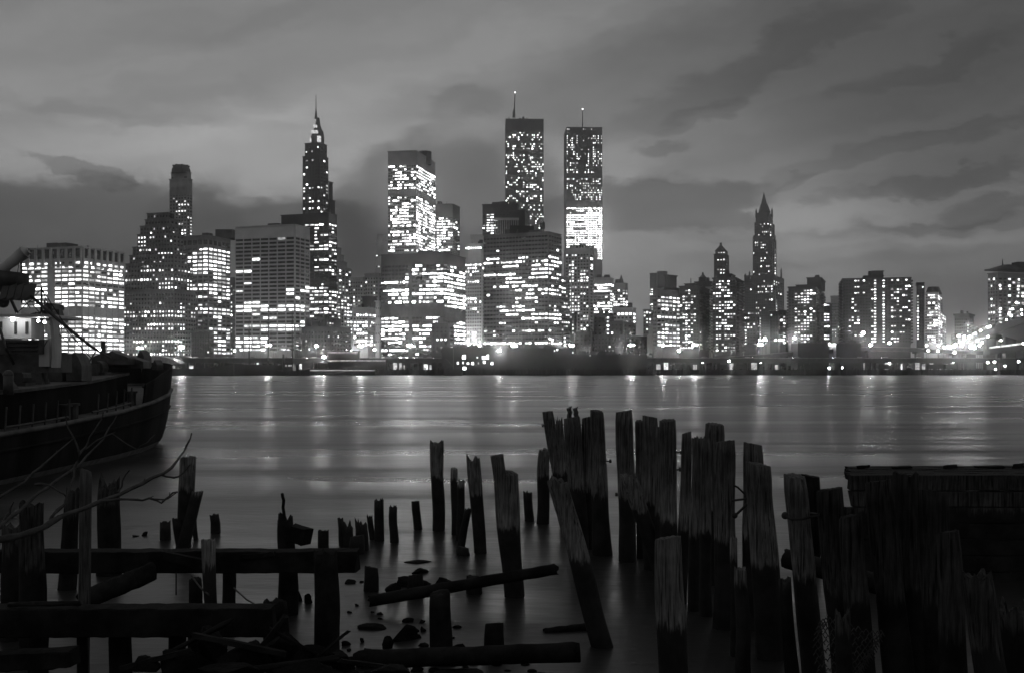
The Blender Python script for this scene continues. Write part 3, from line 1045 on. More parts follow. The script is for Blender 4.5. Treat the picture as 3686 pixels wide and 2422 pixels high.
b.finish()
b = Bld('pointed_roof_tower', 'square tower with pointed roof and small lantern left of the gothic spire', 1100, 19, 'dark')
t = b.tier(2570, 2611, 2623, 915)
b.win(t, 935, 12, 6, 7, 4, 1, '.###|....|....|.##+|..##|....', '.', wf=0.5)
t = b.tier(2575, 2610, 2618, 903, 918, 1104, lip=0.3)
b.win(t, 910, 10, 1, 5, 4, 1, '.+##', '.', wf=0.6)
m = MB()
D = 1112
m.cyl(xx(2596, D), D + 2, zz(905, D), zz(884, D), 6.4, 1.2, 4)
m.cyl(xx(2596, D), D + 2, zz(886, D), zz(874, D), 1.3, 1.0, 8)
b.part('pointed_roof', m, M['roof'])
b.finish()
b = Bld('cupola_building', 'dark old building with small roof cupola between the two balconied towers', 900, 19, 'dark')
b.tier(2500, 2560, 2572, 1014)
b.tier(2517, 2540, 2546, 1000, 1016, 905)
m = MB()
m.cyl(xx(2530, 910), 910, zz(1002, 910), zz(990, 910), 3.4, 1.0, 8)
m.cyl(xx(2530, 910), 910, zz(991, 910), zz(981, 910), 0.9, 0.7, 8)
b.part('cupola', m, M['roof'])
b.finish()
b = Bld('rear_slab', 'narrow pale slab seen in the gap between two balconied towers', 800, 19, 'stone')
t = b.tier(2542, 2560, 2566, 1034)
b.win(t, 1060, 22, 9, 6, 3, 1, '...|..+|...|+..', '.', wf=0.4, piers=False)
b.finish()

# --- gothic spire tower
b = Bld('gothic_tower', 'gothic skyscraper with pyramid spire and corner pinnacles, right of centre', 1500, 24, 'mid')
t = b.tier(2679, 2782, 2821, 990)
b.win(t, 1012, 9.6, 24, 6.4, 15, 5, '...............|...............|.......#.##.###|...........#.##|.......###.##..|...............|............+..|...........#.##|......#+.......|...............|......##..+....|...-....+.+....|..###.##.......|...............|........#......', '##+..|##...|.....|.....|..##.|.....|.....|.#...', wf=0.5, pd=0.7)
t = b.tier(2710, 2771, 2793, 855, 1000, 1510)
b.win(t, 872, 9.6, 13, 6.2, 9, 3, '.##.+....|.##.###..|....##...|.........|.........|.........|....#.+..|..+.#+...|.........|....#..##|.........|...+....#|...#.....', '...|...|..+', wf=0.5, pd=0.7)
t = b.tier(2716, 2768, 2787, 800, 860, 1514)
b.win(t, 806, 9.6, 5, 6, 8, 2, '...#.+++|....#...|.....-..|..+.####|..+..#..', '+.|..|..|#.', wf=0.5, pd=0.6)
t = b.tier(2720, 2765, 2782, 766, 806, 1518, lip=0.3)
m = MB()
D = 1532.0
m.frust([(xx(2733, D), D - 6), (xx(2771, D), D - 6), (xx(2771, D), D + 8), (xx(2733, D), D + 8)], zz(768, D), [(xx(2741, D), D - 3), (xx(2760, D), D - 3), (xx(2760, D), D + 5), (xx(2741, D), D + 5)], zz(735, D))
m.frust([(xx(2742, D), D - 2.5), (xx(2759, D), D - 2.5), (xx(2759, D), D + 4.5), (xx(2742, D), D + 4.5)], zz(735, D), [(xx(2749.5, D), D + .6), (xx(2750.8, D), D + .6), (xx(2750.8, D), D + 1.2), (xx(2749.5, D), D + 1.2)], zz(694, D))
b.part('spire', m, M['roof'])
for px, py, h, dd in ((2722, 768, 16, 1508), (2779, 766, 18, 1526), (2764, 764, 12, 1508), (2714, 857, 10, 1506), (2789, 855, 8, 1530), (2698, 990, 14, 1502), (2812, 986, 22, 1540), (2683, 995, 10, 1510)):
    m = MB()
    p = P(px, py, dd)
    m.cyl(p.x, p.y, p.z - 6, p.z + h * .14, 1.3, 1.1, 8)
    m.cyl(p.x, p.y, p.z + h * .14, p.z + h * .37, 1.3, 0.15, 8)
    b.part('pinnacle', m, M['dark'])
b.finish()
for (xl, xc, xr, yt, D, wl, lb, pat) in (
        (2772, 2800, 2810, 1122, 720, 'black', 'black block crossing in front of the gothic tower', '....|.++.|....'),
        (2678, 2720, 2732, 1132, 720, 'dark', 'dark block with lit windows low left of the gothic tower', '##.+|....|.+#|##.|#..'),
        (2808, 2828, 2838, 1118, 730, 'black', 'thin dark block with one column of lit windows right of the gothic tower', '.#|.#|+#|.#|.#|..|.#')):
    b = Bld('city_block', lb, D, 19, wl)
    t = b.tier(xl, xc, xr, yt)
    b.win(t, yt + 12, 11.5, max(2, int((1240 - yt) / 12)), 7, max(2, int((xc - xl) / 9)), 1, pat, '.', wf=0.6)
    b.finish()

b = balcony_tower('mid-sized balconied apartment tower right of the gothic spire, bright central windows', 2838, 2936, 2966, 1032, 690, 19, 9, 3,
                  '.....##+.|..#+####+|..###++..|..+#####.|...####..|.....+...|..+.+..+.|..##.+.+.|...###.#.|..#+..##+|..##.####|....###..|..+####..|..#####..|..##.+...|....####.|....###..', '..#|#.#|..#|...|.##', 18, 1046,
                  roofs=((2905, 2955, 2970, 1000, 1036), (2866, 2930, 2948, 1026, 1036)))
b.finish()
b = Bld('lit_corner_block', 'narrow block with white lit panes at right of the mid-sized balconied tower', 720, 19, 'dark', lv=BRIGHT)
t = b.tier(2966, 2986, 2992, 1092)
b.win(t, 1098, 11, 12, 7, 2, 1, '##|..|..|#+|##|##|..|##|..|..|##', '.', wf=0.8)
b.finish()
b = Bld('pier_ribbed_block', 'faint grey block with vertical ribs left of the wide apartment slab', 850, 19, 'stone')
t = b.tier(2990, 3026, 3040, 1066)
b.win(t, 1094, 10.4, 12, 5.5, 7, 2, '.......|-.....+|.....++|..+..+.|.-...-.|...+...|..-..+.|.......|++..-+.|.###...|.+.+...', '.', wf=0.5)
b.finish()

def stair(r):
    r = list((r + '.' * 24)[:24])
    r[11:15] = '#', ' ', ' ', '#'
    return ''.join(r)


b = balcony_tower('widest apartment slab with balconies, two light-dotted stair columns and stepped roof plant', 3034, 3278, 3298, 1000, 680, 14, 24, 2,
                  '|'.join(stair(r) for r in '....+#.#...++#.....#.+#..|........................|....+#.+..............+#.|...+..+...#++#...#.#+.#.|....#+.+...+..#...##....|.................+...+#..|...#......+.##...###.....|...#..............+#...+|....+..............+......|...+......+..#...#..+##..|....##....##+#...##.#..+.|........................|...#.+....##+#...##.....+|..+#......+.##........+#.|....#......+.............|..........###+...##..+...|...........+..............|..........##+#...#+..+...|..........................|..........##+#...##+.+...'.split('|')),
                  '+.|..|.+|..|..', 21, 1008, 11.0, roofs=((3112, 3180, 3188, 993, 1004), (3140, 3180, 3185, 976, 996)), lv=(0.1, 0.22, 0.32, 0.22, 0.14))
b.finish()
b = Bld('stair_tower', 'thin dark tower showing between the wide slab and the round-topped block', 800, 19, 'dark')
t = b.tier(3300, 3326, 3338, 1018)
b.win(t, 1034, 10.8, 18, 6, 3, 2, '..+|+..|.-.|#..|+..|#..', '.+', wf=0.55)
b.finish()
b = Bld('round_topped_block', 'pale setback building with rounded roof and bright window bands near the bridge', 740, 24, 'stone', lv=BRIGHT)
t = b.tier(3332, 3374, 3391, 1053)
b.win(t, 1062, 9.7, 8, 6, 5, 2, '.####|..+##|.....|++.#.|..+.#|.+..#|.++..', '##|#+|..|#.', wf=0.85)
m = MB()
p = P(3360, 1050, 752)
m.cyl(p.x, p.y, p.z - 2, p.z + 3, 5.5, 3.6, 12)
b.part('round_roof', m, M['roof'])
t = b.tier(3330, 3376, 3409, 1118, None, 735)
b.win(t, 1124, 9.7, 12, 6.2, 6, 4, '..####|.#####|..+.+.|....++|..#.##|.#####|.+++-.|......|......|.####.|.++++.|..###.', '####|####|##+#|##..|##..|####|+.##|+...|++..|....|##..', wf=0.85)
b.finish()
b = Bld('overhanging_roof_block', 'small dark block with overhanging roof between the bands-lit block and bridge', 900, 30, 'mid')
t = b.tier(3436, 3488, 3504, 1134, lip=0.3)
b.tier(3431, 3490, 3510, 1128, 1135, 896, lip=0)
b.win(t, 1150, 10.5, 5, 7, 8, 2, '........|........|.......#|......+#', '.', wf=0.5)
m = MB()
for px, w, h in ((3463, 6, 12), (3482, 4, 8)):
    p = P(px, 1129, 905)
    m.cyl(p.x, p.y, p.z - 1, p.z + h * .22, w * .2, n=8)
b.part('chimneys', m, M['roof'])
b.finish()
b = Bld('hipped_roof_block', 'large grey building with hipped roof and finial at the right edge', 720, 66, 'mid', lv=BRIGHT)
t = b.tier(3557, 3592, 3720, 982)
b.win(t, 1004, 12.0, 16, 8.4, 4, 8,
      '....|....|.+.+|....|....|....|.--.|.-..|.--.|....|.--.|....|+-..', '-.##.#..##|..+.##.#.+|#.##.##.##|#.##.##.##|.....#+.#+|+.#+.##.##|..........|+.##.+#.++|..##....##|#.+#......|#.##.#....|#.#+.+#...|#.#+.#+...|+.........', wf=0.66)
m = MB()
D = 722.0
e = [t['C'] - t['a'] * 1.6 - t['b'] * 1.6, t['C'] + t['b'] * (t['L2'] + 1.6) - t['a'] * 1.6, t['C'] + t['b'] * (t['L2'] + 1.6) + t['a'] * (t['L1'] + 1.6), t['C'] + t['a'] * (t['L1'] + 1.6) - t['b'] * 1.6]
ct = (e[0] + e[2]) / 2
m.frust([(q.x, q.y) for q in e], zz(974, D), [(q.x, q.y) for q in e], zz(968, D))
m.frust([(q.x, q.y) for q in [v.lerp(ct, 0.1) for v in e]], zz(968, D), [(q.x, q.y) for q in [v.lerp(ct, 0.72) for v in e]], zz(950, D))
b.part('hipped_roof', m, M['roof'])
b.mast(3609, 956, 933, 728, 0.5, 0.15, name='finial')
m = MB()
m.box(xx(3676, D), xx(3730, D), D + 6, D + 14, zz(975, D), zz(940, D))
b.part('roof_house', m, M['roof'])
b.finish()

# ------------------------------------------------------------------ far shore: seawall, raised highway, sheds, boats, lamps, bridge
def simple(name, label, cat, mb_, m, loc, group=None, smooth=False, kind=None):
    o = mb_.build(name, m, None, loc, smooth)
    return tag(o, label, cat, group, kind)


# seawall of timber piles and planks
W0 = empty('seawall', (0, 592, 0), 'long dark timber seawall along the far shore', 'seawall')
m = MB()
m.box(-700, 700, 592.4, 596, -1.0, GZ + 0.35)
m.build('planking', M['quay'], W0, W0.location)
m = MB()
for k in range(470):
    x = -420 + k * 1.8 + rnd.uniform(-.3, .3)
    m.cyl(x, 592.1, -1.0, GZ + rnd.choice((0.2, 0.3, 0.5, 0.9, 1.3)), 0.24, n=6)
tag(m.build('fender_piles', M['quay'], W0, W0.location), kind='stuff')

# raised highway along the river
DV = 618.0
zt, zb = zz(1287, DV), zz(1298, DV)
V0 = empty('raised_highway', (0, DV, GZ), 'long raised riverside highway on columns in front of the towers', 'highway')
m = MB()
m.box(-420, 360, DV, DV + 18, zb, zt - 0.9)
m.build('deck', M['steel'], V0, V0.location)
m = MB()
m.box(-420, 360, DV - 0.25, DV, zb - 0.3, zt - .3)
m.build('parapet', M['parapet'], V0, V0.location)
m = MB()
m.box(-420, 360, DV - 0.3, DV + .02, zt - .3, zt)
m.build('top_rail', M['rail'], V0, V0.location)
m = MB()
m.box(-420, 360, DV - 0.05, DV + 0.5, zb - 1.0, zb - 0.3)
m.build('edge_girder', M['steel'], V0, V0.location)
for k in range(46):
    x = -415 + k * 17
    m = MB()
    m.box(x - .5, x + .5, DV + 1.5, DV + 2.6, GZ - 0.2, zb)
    m.box(x - .5, x + .5, DV + 14, DV + 15, GZ - 0.2, zb)
    m.box(x - .4, x + .4, DV + 0.6, DV + 17.5, zb - 1.0, zb + 0.1)
    m.build('column', M['steel'], V0, V0.location)

# ramp climbing to the bridge
R0 = empty('ramp', (xx(2560, 640), 640, GZ), 'curving ramp that climbs above the highway toward the bridge', 'ramp')
pts = [(2545, 1287, 640), (2640, 1281, 641), (2742, 1274, 642), (2860, 1264, 644), (2985, 1256, 646), (3130, 1247, 650), (3290, 1250, 660), (3420, 1258, 690), (3560, 1262, 720)]
m, m2, m3 = MB(), MB(), MB()
for (p, q) in zip(pts[:-1], pts[1:]):
    a, c = P(*p), P(*q)
    d = c - a
    m.obox(a - Vector((0, 0, 2.4)), d, Vector((0, 9, 0)), Vector((0, 0, 1.5)))
    m2.obox(a - Vector((0, 0.25, 1.4)), d, Vector((0, 0.25, 0)), Vector((0, 0, 1.1)))
    m3.obox(a - Vector((0, 0.3, .3)), d, Vector((0, 0.35, 0)), Vector((0, 0, .25)))
for px in (2660, 2764, 2925, 3131, 3306, 3440):
    for (p, q) in zip(pts[:-1], pts[1:]):
        if p[0] <= px < q[0]:
            w = (px - p[0]) / (q[0] - p[0])
            a = P(*p).lerp(P(*q), w)
            c = MB()
            c.box(a.x - .7, a.x + .7, a.y + 3.5, a.y + 5, GZ - .2, a.z - 2.35)
            c.box(a.x - .8, a.x + .8, a.y + 0.5, a.y + 8.5, a.z - 3.3, a.z - 2.38)
            c.build('column', M['steel'], R0, R0.location)
m.build('deck', M['steel'], R0, R0.location)
m2.build('parapet', M['parapet'], R0, R0.location)
m3.build('top_rail', M['rail'], R0, R0.location)

# low market buildings seen under the highway, bays lit from inside
for (xa, xb, D, lb, k) in ((400, 870, 662, 'low lit shop row under the raised highway behind the long moored hull', 14), (880, 1130, 655, 'low lit frontage under the highway behind three masts', 9), (1340, 1560, 652, 'glittering lit frontage under the highway below the broad office', 12), (2330, 2700, 660, 'low market row under the right-hand highway, dim bays', 14), (2700, 3130, 662, 'low market row under the ramp, a few bright bays', 16), (3130, 3420, 664, 'bright loading bays under the highway near the bridge', 11)):
    x0, x1 = xx(xa, D), xx(xb, D)
    r = empty('market_row', ((x0 + x1) / 2, D, GZ), lb, 'building')
    m = MB()
    m.box(x0, x1, D + 0.5, D + 12, GZ - 0.5, GZ + 6.5)
    n = k
    for j in range(n + 1):
        xa_ = x0 + (x1 - x0) * j / n
        m.box(xa_ - .25, xa_ + .25, D - 0.1, D + .45, GZ - 0.5, GZ + 5.2)
    m.box(x0, x1, D - 0.3, D + .45, GZ + 5.2, GZ + 6.6)
    m.build('wall', M['dark'], r, r.location)
    for j in range(n):
        c0, c1 = x0 + (x1 - x0) * (j + .08) / n, x0 + (x1 - x0) * (j + .92) / n
        lit = rnd.random() < (0.6 if 'bright' in lb or 'glitter' in lb else 0.3)
        if lit:
            c0, c1 = c0 + rnd.uniform(0, .3) * (c1 - c0), c1 - rnd.uniform(0, .3) * (c1 - c0)
        q = MB()
        q.box(c0, c1, D + .3, D + .56, GZ + 0.3, GZ + rnd.uniform(2.6, 4.8))
        q.build('shopfront', (LIT[rnd.choice((0, 0, 1))] if lit else M['glass']), r, r.location)

# dark quay sheds in the middle
def shed(xa, xb, D, yt, label, humps, wins=(), deep=16):
    x0, x1 = xx(xa, D), xx(xb, D)
    r = empty('quay_shed', ((x0 + x1) / 2, D, GZ), label, 'shed')
    m = MB()
    m.box(x0, x1, D, D + deep, GZ - .6, zz(yt, D))
    m.build('wall', M['black'], r, r.location)
    for (h0, h1, hy) in humps:
        q = MB()
        a, c, z0, z1 = xx(h0, D), xx(h1, D), zz(yt, D) - 0.2, zz(hy, D)
        g = (c - a)
        prof = [(a, z0), (a + g * .3, z0 + (z1 - z0) * .75), (a + g * .5, z1), (a + g * .7, z0 + (z1 - z0) * .75), (c, z0)]
        vs = [(x, D - .3, z) for x, z in prof] + [(x, D + deep + .3, z) for x, z in prof]
        q.add(vs, [(0, 1, 2, 3, 4), (9, 8, 7, 6, 5)] + [(i, i + 5, i + 6, i + 1) for i in range(4)] + [(4, 9, 5, 0)])
        q.build('gable_roof', M['roof'], r, r.location)
    rg = random.Random(int(xa))
    for k in range(int((xb - xa) / 22)):                  # chimneys, hoists and stacked crates along the roof
        px = rg.uniform(xa + 4, xb - 4)
        p = P(px, yt, D + rg.uniform(1, 5))
        q = MB()
        w, h = rg.choice((.25, .5, 1.2, 2.0)), rg.uniform(.5, 2.2)
        q.box(p.x - w, p.x + w, p.y, p.y + 1.2, p.z - 1.0, p.z + h)
        q.build('roof_fitting', M['roof'], r, r.location)
    for (wx, wy, ww, wh, lv) in wins:
        q = MB()
        p = P(wx, wy, D)
        q.box(p.x - ww * .075, p.x + ww * .075, D - .12, D + .1, p.z - wh * .075, p.z + wh * .075)
        q.build('window', LIT[lv], r, r.location)
    return r


shed(1590, 1830, 604, 1250, 'dark gabled pier shed with a scatter of lit windows in the middle of the shore', ((1675, 1730, 1237), (1775, 1830, 1236)),
     ((1670, 1284, 12, 14, 3), (1741, 1287, 12, 12, 3), (1755, 1284, 8, 16, 3), (1648, 1306, 7, 9, 2), (1667, 1305, 5, 8, 2), (1684, 1307, 9, 7, 2), (1701, 1307, 8, 9, 3), (1743, 1303, 8, 9, 3), (1771, 1307, 9, 10, 2), (1718, 1286, 5, 5, 2), (1672, 1325, 11, 10, 4), (1722, 1306, 5, 8, 0)))
shed(1830, 2060, 606, 1252, 'long dark pier shed with low gabled roofs before the banded office', ((1880, 1945, 1237), (1950, 2020, 1246)), ((1988, 1230, 3, 16, 4), (1988, 1222, 9, 4, 4), (2006, 1258, 5, 6, 3), (1996, 1262, 3, 4, 2)))
shed(2060, 2330, 608, 1276, 'lowest unlit pier shed left of the right-hand highway', ((2335, 2350, 1270),), ((2124, 1279, 2, 2, 2), (2041, 1280, 2, 2, 1)))
shed(2872, 2984, 632, 1235, 'small black shed roof above the ramp below the mid-sized balconied tower', ((2880, 2976, 1231),), ())
shed(3010, 3100, 640, 1236, 'low black shed above the ramp under the wide apartment slab', ((3020, 3095, 1231),), ())

# stand-in piers (left middle): glowing strips for light trails of passing boats
def trail_pier(xa, xb, D, y_light, y0, y1, label, name='standin_pier'):
    x0, x1 = xx(xa, D), xx(xb, D)
    r = empty(name, ((x0 + x1) / 2, D, GZ), label, 'pier')
    m = MB()
    m.box(x0, x1, D, D + 9, zz(y1, D), zz(y0, D))
    m.box(x0 - .4, x1 + .4, D - .4, D + 9.4, zz(y0, D), zz(y0, D) + 0.4)
    for k in range(7):
        xk = x0 + (x1 - x0) * (k + .5) / 7
        m.cyl(xk, D + 1, -1.5, zz(y1, D) + .2, .3, n=6)
    m.build('platform', M['dark'], r, r.location)
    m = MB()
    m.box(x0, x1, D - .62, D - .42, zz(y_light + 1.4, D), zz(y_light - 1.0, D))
    m.build('trail_strip', LIT[0], r, r.location)


trail_pier(1112, 1350, 588, 1332, 1328, 1346, 'low stand-in pier, its glowing edge a boat light trail, right of the tugboat')
trail_pier(1180, 1388, 600, 1297, 1294, 1330, 'stand-in pier deck, its thin glowing edge a boat light trail, below the five-window building')
trail_pier(1180, 1287, 606, 1268, 1264, 1292, 'stand-in upper pier shed with a thin glowing line of light beside the quay warehouse')

# white tent-like shed roofs behind the ship
for (xa, xb, D, y0, y1, lb) in ((250, 370, 596, 1284, 1306, 'white lit low roof at foot of the square office block'), (505, 650, 594, 1282, 1308, 'white lit low-arched roof at foot of the stepped tower'), (185, 255, 590, 1285, 1312, 'small white lit roof beside the ship deckhouse')):
    m = MB()
    x0, x1 = xx(xa, D), xx(xb, D)
    n = 10
    z0, z1 = zz(y1, D), zz(y0, D)
    prof = [(x0, z1)] + [(x0 + (x1 - x0) * (0.35 + .65 * i / n), z0 + (z1 - z0) * math.cos(math.pi / 2 * i / n) ** .8) for i in range(n + 1)] + [(x0, z0 - 2)]
    vs = [(x, D, z) for x, z in prof] + [(x, D + 8, z + .5) for x, z in prof]
    k = len(prof)
    m.add(vs, [tuple(range(k - 1, -1, -1)), tuple(range(k, 2 * k))] + [(i, (i + 1) % k, (i + 1) % k + k, i + k) for i in range(k)])
    simple('shed_roof', lb, 'roof', m, M['white'], ((x0 + x1) / 2, D, GZ))

# ------------------------------------------------------------------ boats on the far shore
def boat_hull(mb_, x0, x1, D, zd, sheer, beam=7.0, flip=1):
    """simple ship hull lying along x; bow at x1 when flip is 1"""
    n = 14
    rings = []
    for i in range(n + 1):
        t = i / n
        u = t if flip > 0 else 1 - t
        hb = beam / 2 * min(1.0, max(0.04, (1 - u) / 0.3)) ** .6 * (0.75 + .25 * min(1, u / .1))
        z = zd + sheer * (max(0, u - .3) / .7) ** 2 + sheer * .3 * max(0, .2 - u) / .2
        x = x0 + (x1 - x0) * t
        rings.append([(x, D - hb, z), (x, D - hb * .9, .2), (x, D, -1.0), (x, D + hb * .9, .2), (x, D + hb, z)])
    vs = [v for r in rings for v in r]
    fs = []
    for i in range(n):
        for k in range(4):
            a = i * 5 + k
            fs.append((a, a + 1, a + 6, a + 5))
        fs.append((i * 5, i * 5 + 5, i * 5 + 9, i * 5 + 4))
    fs.append((0, 4, 3, 2, 1))
    fs.append(tuple(n * 5 + k for k in range(5)))
    mb_.add(vs, fs)


D = 580.0
r = empty('sailing_ship', (xx(940, D), D, 0), 'three-masted sailing ship moored before the concrete grid block', 'ship')
m = MB()
boat_hull(m, xx(812, D), xx(1062, D), D, zz(1312, D), 1.2, 8, -1)
m.build('hull', M['black'], r, r.location)
for px, yt in ((897, 1150), (966, 1112), (1052, 1116)):
    m = MB()
    m.tube([P(px, 1340, D), P(px, 1230, D), P(px, yt, D)], [.38, .3, .14], 8)
    m.build('mast', M['rope'], r, r.location)
    for ys, w in ((yt + 50, 20), (yt + 95, 26)):
        m = MB()
        m.tube([P(px - w, ys + 1, D - .5), P(px + w, ys - 1, D - .5)], .12, 6)
        m.build('yard', M['rope'], r, r.location)
m = MB()
for px, yt in ((897, 1150), (966, 1112), (1052, 1116)):
    for dx in (-34, -24, 24, 34):
        m.tube([P(px, yt + 30, D), P(px + dx, 1312, D - 3)], .05, 4)
m.build('rigging', M['rope'], r, r.location)

r = empty('moored_hull', (xx(720, D), D - 14, 0), 'long low dark hull with upswept bow behind the big ship bow', 'boat')
m = MB()
boat_hull(m, xx(590, 566), xx(842, 566), 566, zz(1326, 566), 2.2, 8, 1)
m.build('hull', M['dark'], r, r.location)
m = MB()
for i in range(9):
    px = 615 + i * 24
    p = P(px, 1322 - max(0, i - 4) * 1.6, 563)
    m.tube([p, p + Vector((0, 0, 1.1))], .07, 5)
m.tube([P(612, 1316, 563), P(720, 1316, 563), P(830, 1306, 563)], .06, 5)
m.build('rail', M['steel'], r, r.location)

D = 572.0
r = empty('tugboat', (xx(1056, D), D, 0), 'black tugboat with tall funnel beside the glowing trail strip', 'tugboat')
m = MB()
boat_hull(m, xx(998, D), xx(1116, D), D, zz(1334, D), 1.0, 6, 1)
m.build('hull', M['black'], r, r.location)
m = MB()
m.box(xx(1026, D), xx(1056, D), D - 1.6, D + 1.6, zz(1336, D), zz(1306, D))
m.box(xx(1024, D), xx(1058, D), D - 1.9, D + 1.9, zz(1306, D), zz(1304, D))
m.build('wheelhouse', M['black'], r, r.location)
m = MB()
m.cyl(xx(1020, D), D, zz(1336, D), zz(1274, D), .55, .5, 10)
m.build('funnel', M['black'], r, r.location)
for px in (1032, 1043, 1050):
    m = MB()
    m.box(xx(px - 2, D), xx(px + 2, D), D - 1.72, D - 1.55, zz(1318, D), zz(1312, D))
    m.build('window', LIT[0], r, r.location)

D = 575.0
r = empty('sloop', (xx(1630, D), D, 0), 'small sloop with bare mast left of the lit pier shed windows', 'sailboat')
m = MB()
boat_hull(m, xx(1600, D), xx(1665, D), D, zz(1328, D), .5, 3.2, -1)
m.build('hull', M['black'], r, r.location)
m = MB()
m.tube([P(1632, 1330, D), P(1632, 1255, D)], [.16, .08], 6)
m.build('mast', M['rail'], r, r.location)
m = MB()
m.tube([P(1632, 1318, D), P(1605, 1290, D)], [.09, .05], 6)
m.build('boom', M['rail'], r, r.location)

# ------------------------------------------------------------------ cars on the raised road
def make_car():
    r = empty('car', (0, 0, 0))
    kids = []
    m = MB()
    m.box(-2.3, 2.3, -.9, .9, .45, 1.0)
    m.frust([(-1.5, -.85), (1.3, -.85), (1.3, .85), (-1.5, .85)], 1.0, [(-1.1, -.7), (.7, -.7), (.7, .7), (-1.1, .7)], 1.5)
    kids.append(m.build('body', M['car'], r))
    for x in (-1.4, 1.4):
        for y in (-.86, .86):
            m = MB()
            m.tube([(x, y - .1, .36), (x, y + .1, .36)], .36, 10)
            kids.append(m.build('wheel', M['rope'], r))
    for y in (-.6, .6):
        m = MB()
        m.ball((2.3, y, .8), .17, 8, 6)
        kids.append(m.build('headlight', LAMPS, r))
        m = MB()
        m.box(-2.38, -2.29, y - .2, y + .2, .72, .9)
        kids.append(m.build('tail_light', LIT[3], r))
    KIDS[r.name] = kids
    return r


car0 = make_car()
first = True
rc = random.Random(5)
spots = []
for x in range(-250, -40, 9):
    spots.append((x + rc.uniform(-3, 3), DV + 3.0, zt - .9, 'car with headlights on the left stretch of raised highway'))
for x in range(78, 225, 16):
    spots.append((x + rc.uniform(-4, 4), DV + 3.0, zt - .9, 'car with headlights on the right stretch of raised highway'))
for (x, y, z, lb) in spots:
    c = car0 if first else copy_tree(car0)
    first = False
    c.location = (x, y + rc.choice((0, 4.0, 8.0)), z)
    c.rotation_euler = (0, 0, math.pi if rc.random() < .5 else 0)
    tag(c, lb, 'car', 'cars on the left highway' if 'left' in lb else 'cars on the right highway')


def make_truck():
    r = empty('truck', (0, 0, 0))
    kids = []
    m = MB()
    m.box(-3.6, 1.8, -1.1, 1.1, .8, 3.2)
    kids.append(m.build('cargo_box', M['black'], r))
    m = MB()
    m.frust([(1.9, -1.05), (3.6, -1.05), (3.6, 1.05), (1.9, 1.05)], .6, [(1.9, -1), (3.1, -1), (3.1, 1), (1.9, 1)], 2.4)
    kids.append(m.build('cab', M['steel'], r))
    for x in (-2.6, 2.6):
        for y in (-1.0, 1.0):
            m = MB()
            m.tube([(x, y - .12, .45), (x, y + .12, .45)], .45, 10)
            kids.append(m.build('wheel', M['rope'], r))
    KIDS[r.name] = kids
    return r


tr0 = make_truck()
first = True
for px, D in ((2440, 602), (2600, 603), (2660, 601), (2905, 602), (3060, 600), (3185, 602), (3360, 601), (3380, 606), (3420, 602)):
    c = tr0 if first else copy_tree(tr0)
    first = False
    c.location = (xx(px, D), D, GZ)
    c.rotation_euler = (0, 0, rc.choice((0, math.pi, .3)))
    tag(c, 'dark box truck parked on the quay under the right-hand highway', 'truck', 'trucks under the right highway')


# ------------------------------------------------------------------ lamps
def lamp(px, py, D, label, heads=1, base=None, r=0.68, m_=None, group=None, name='street_lamp'):
    p = P(px, py, D)
    z0 = base if base is not None else GZ
    o = empty(name, (p.x, p.y, z0), label, 'lamp', group)
    m = MB()
    m.tube([(p.x, p.y, z0), (p.x, p.y, p.z - .5), (p.x, p.y, p.z + .3)], [.14, .1, .07], 6)
    if heads == 2:
        m.tube([(p.x, p.y, p.z + .25), (p.x + 1.6, p.y, p.z + .3)], .06, 6)
    m.build('pole', M['steel'], o, o.location)
    for k in range(heads):
        q = MB()
        q.ball((p.x + 1.6 * k, p.y - .05, p.z), r * (1 - .25 * k), 10, 7, sq=(1.15, 1, .8))
        q.build('lamp_head', m_ or LAMP, o, o.location)
    return o


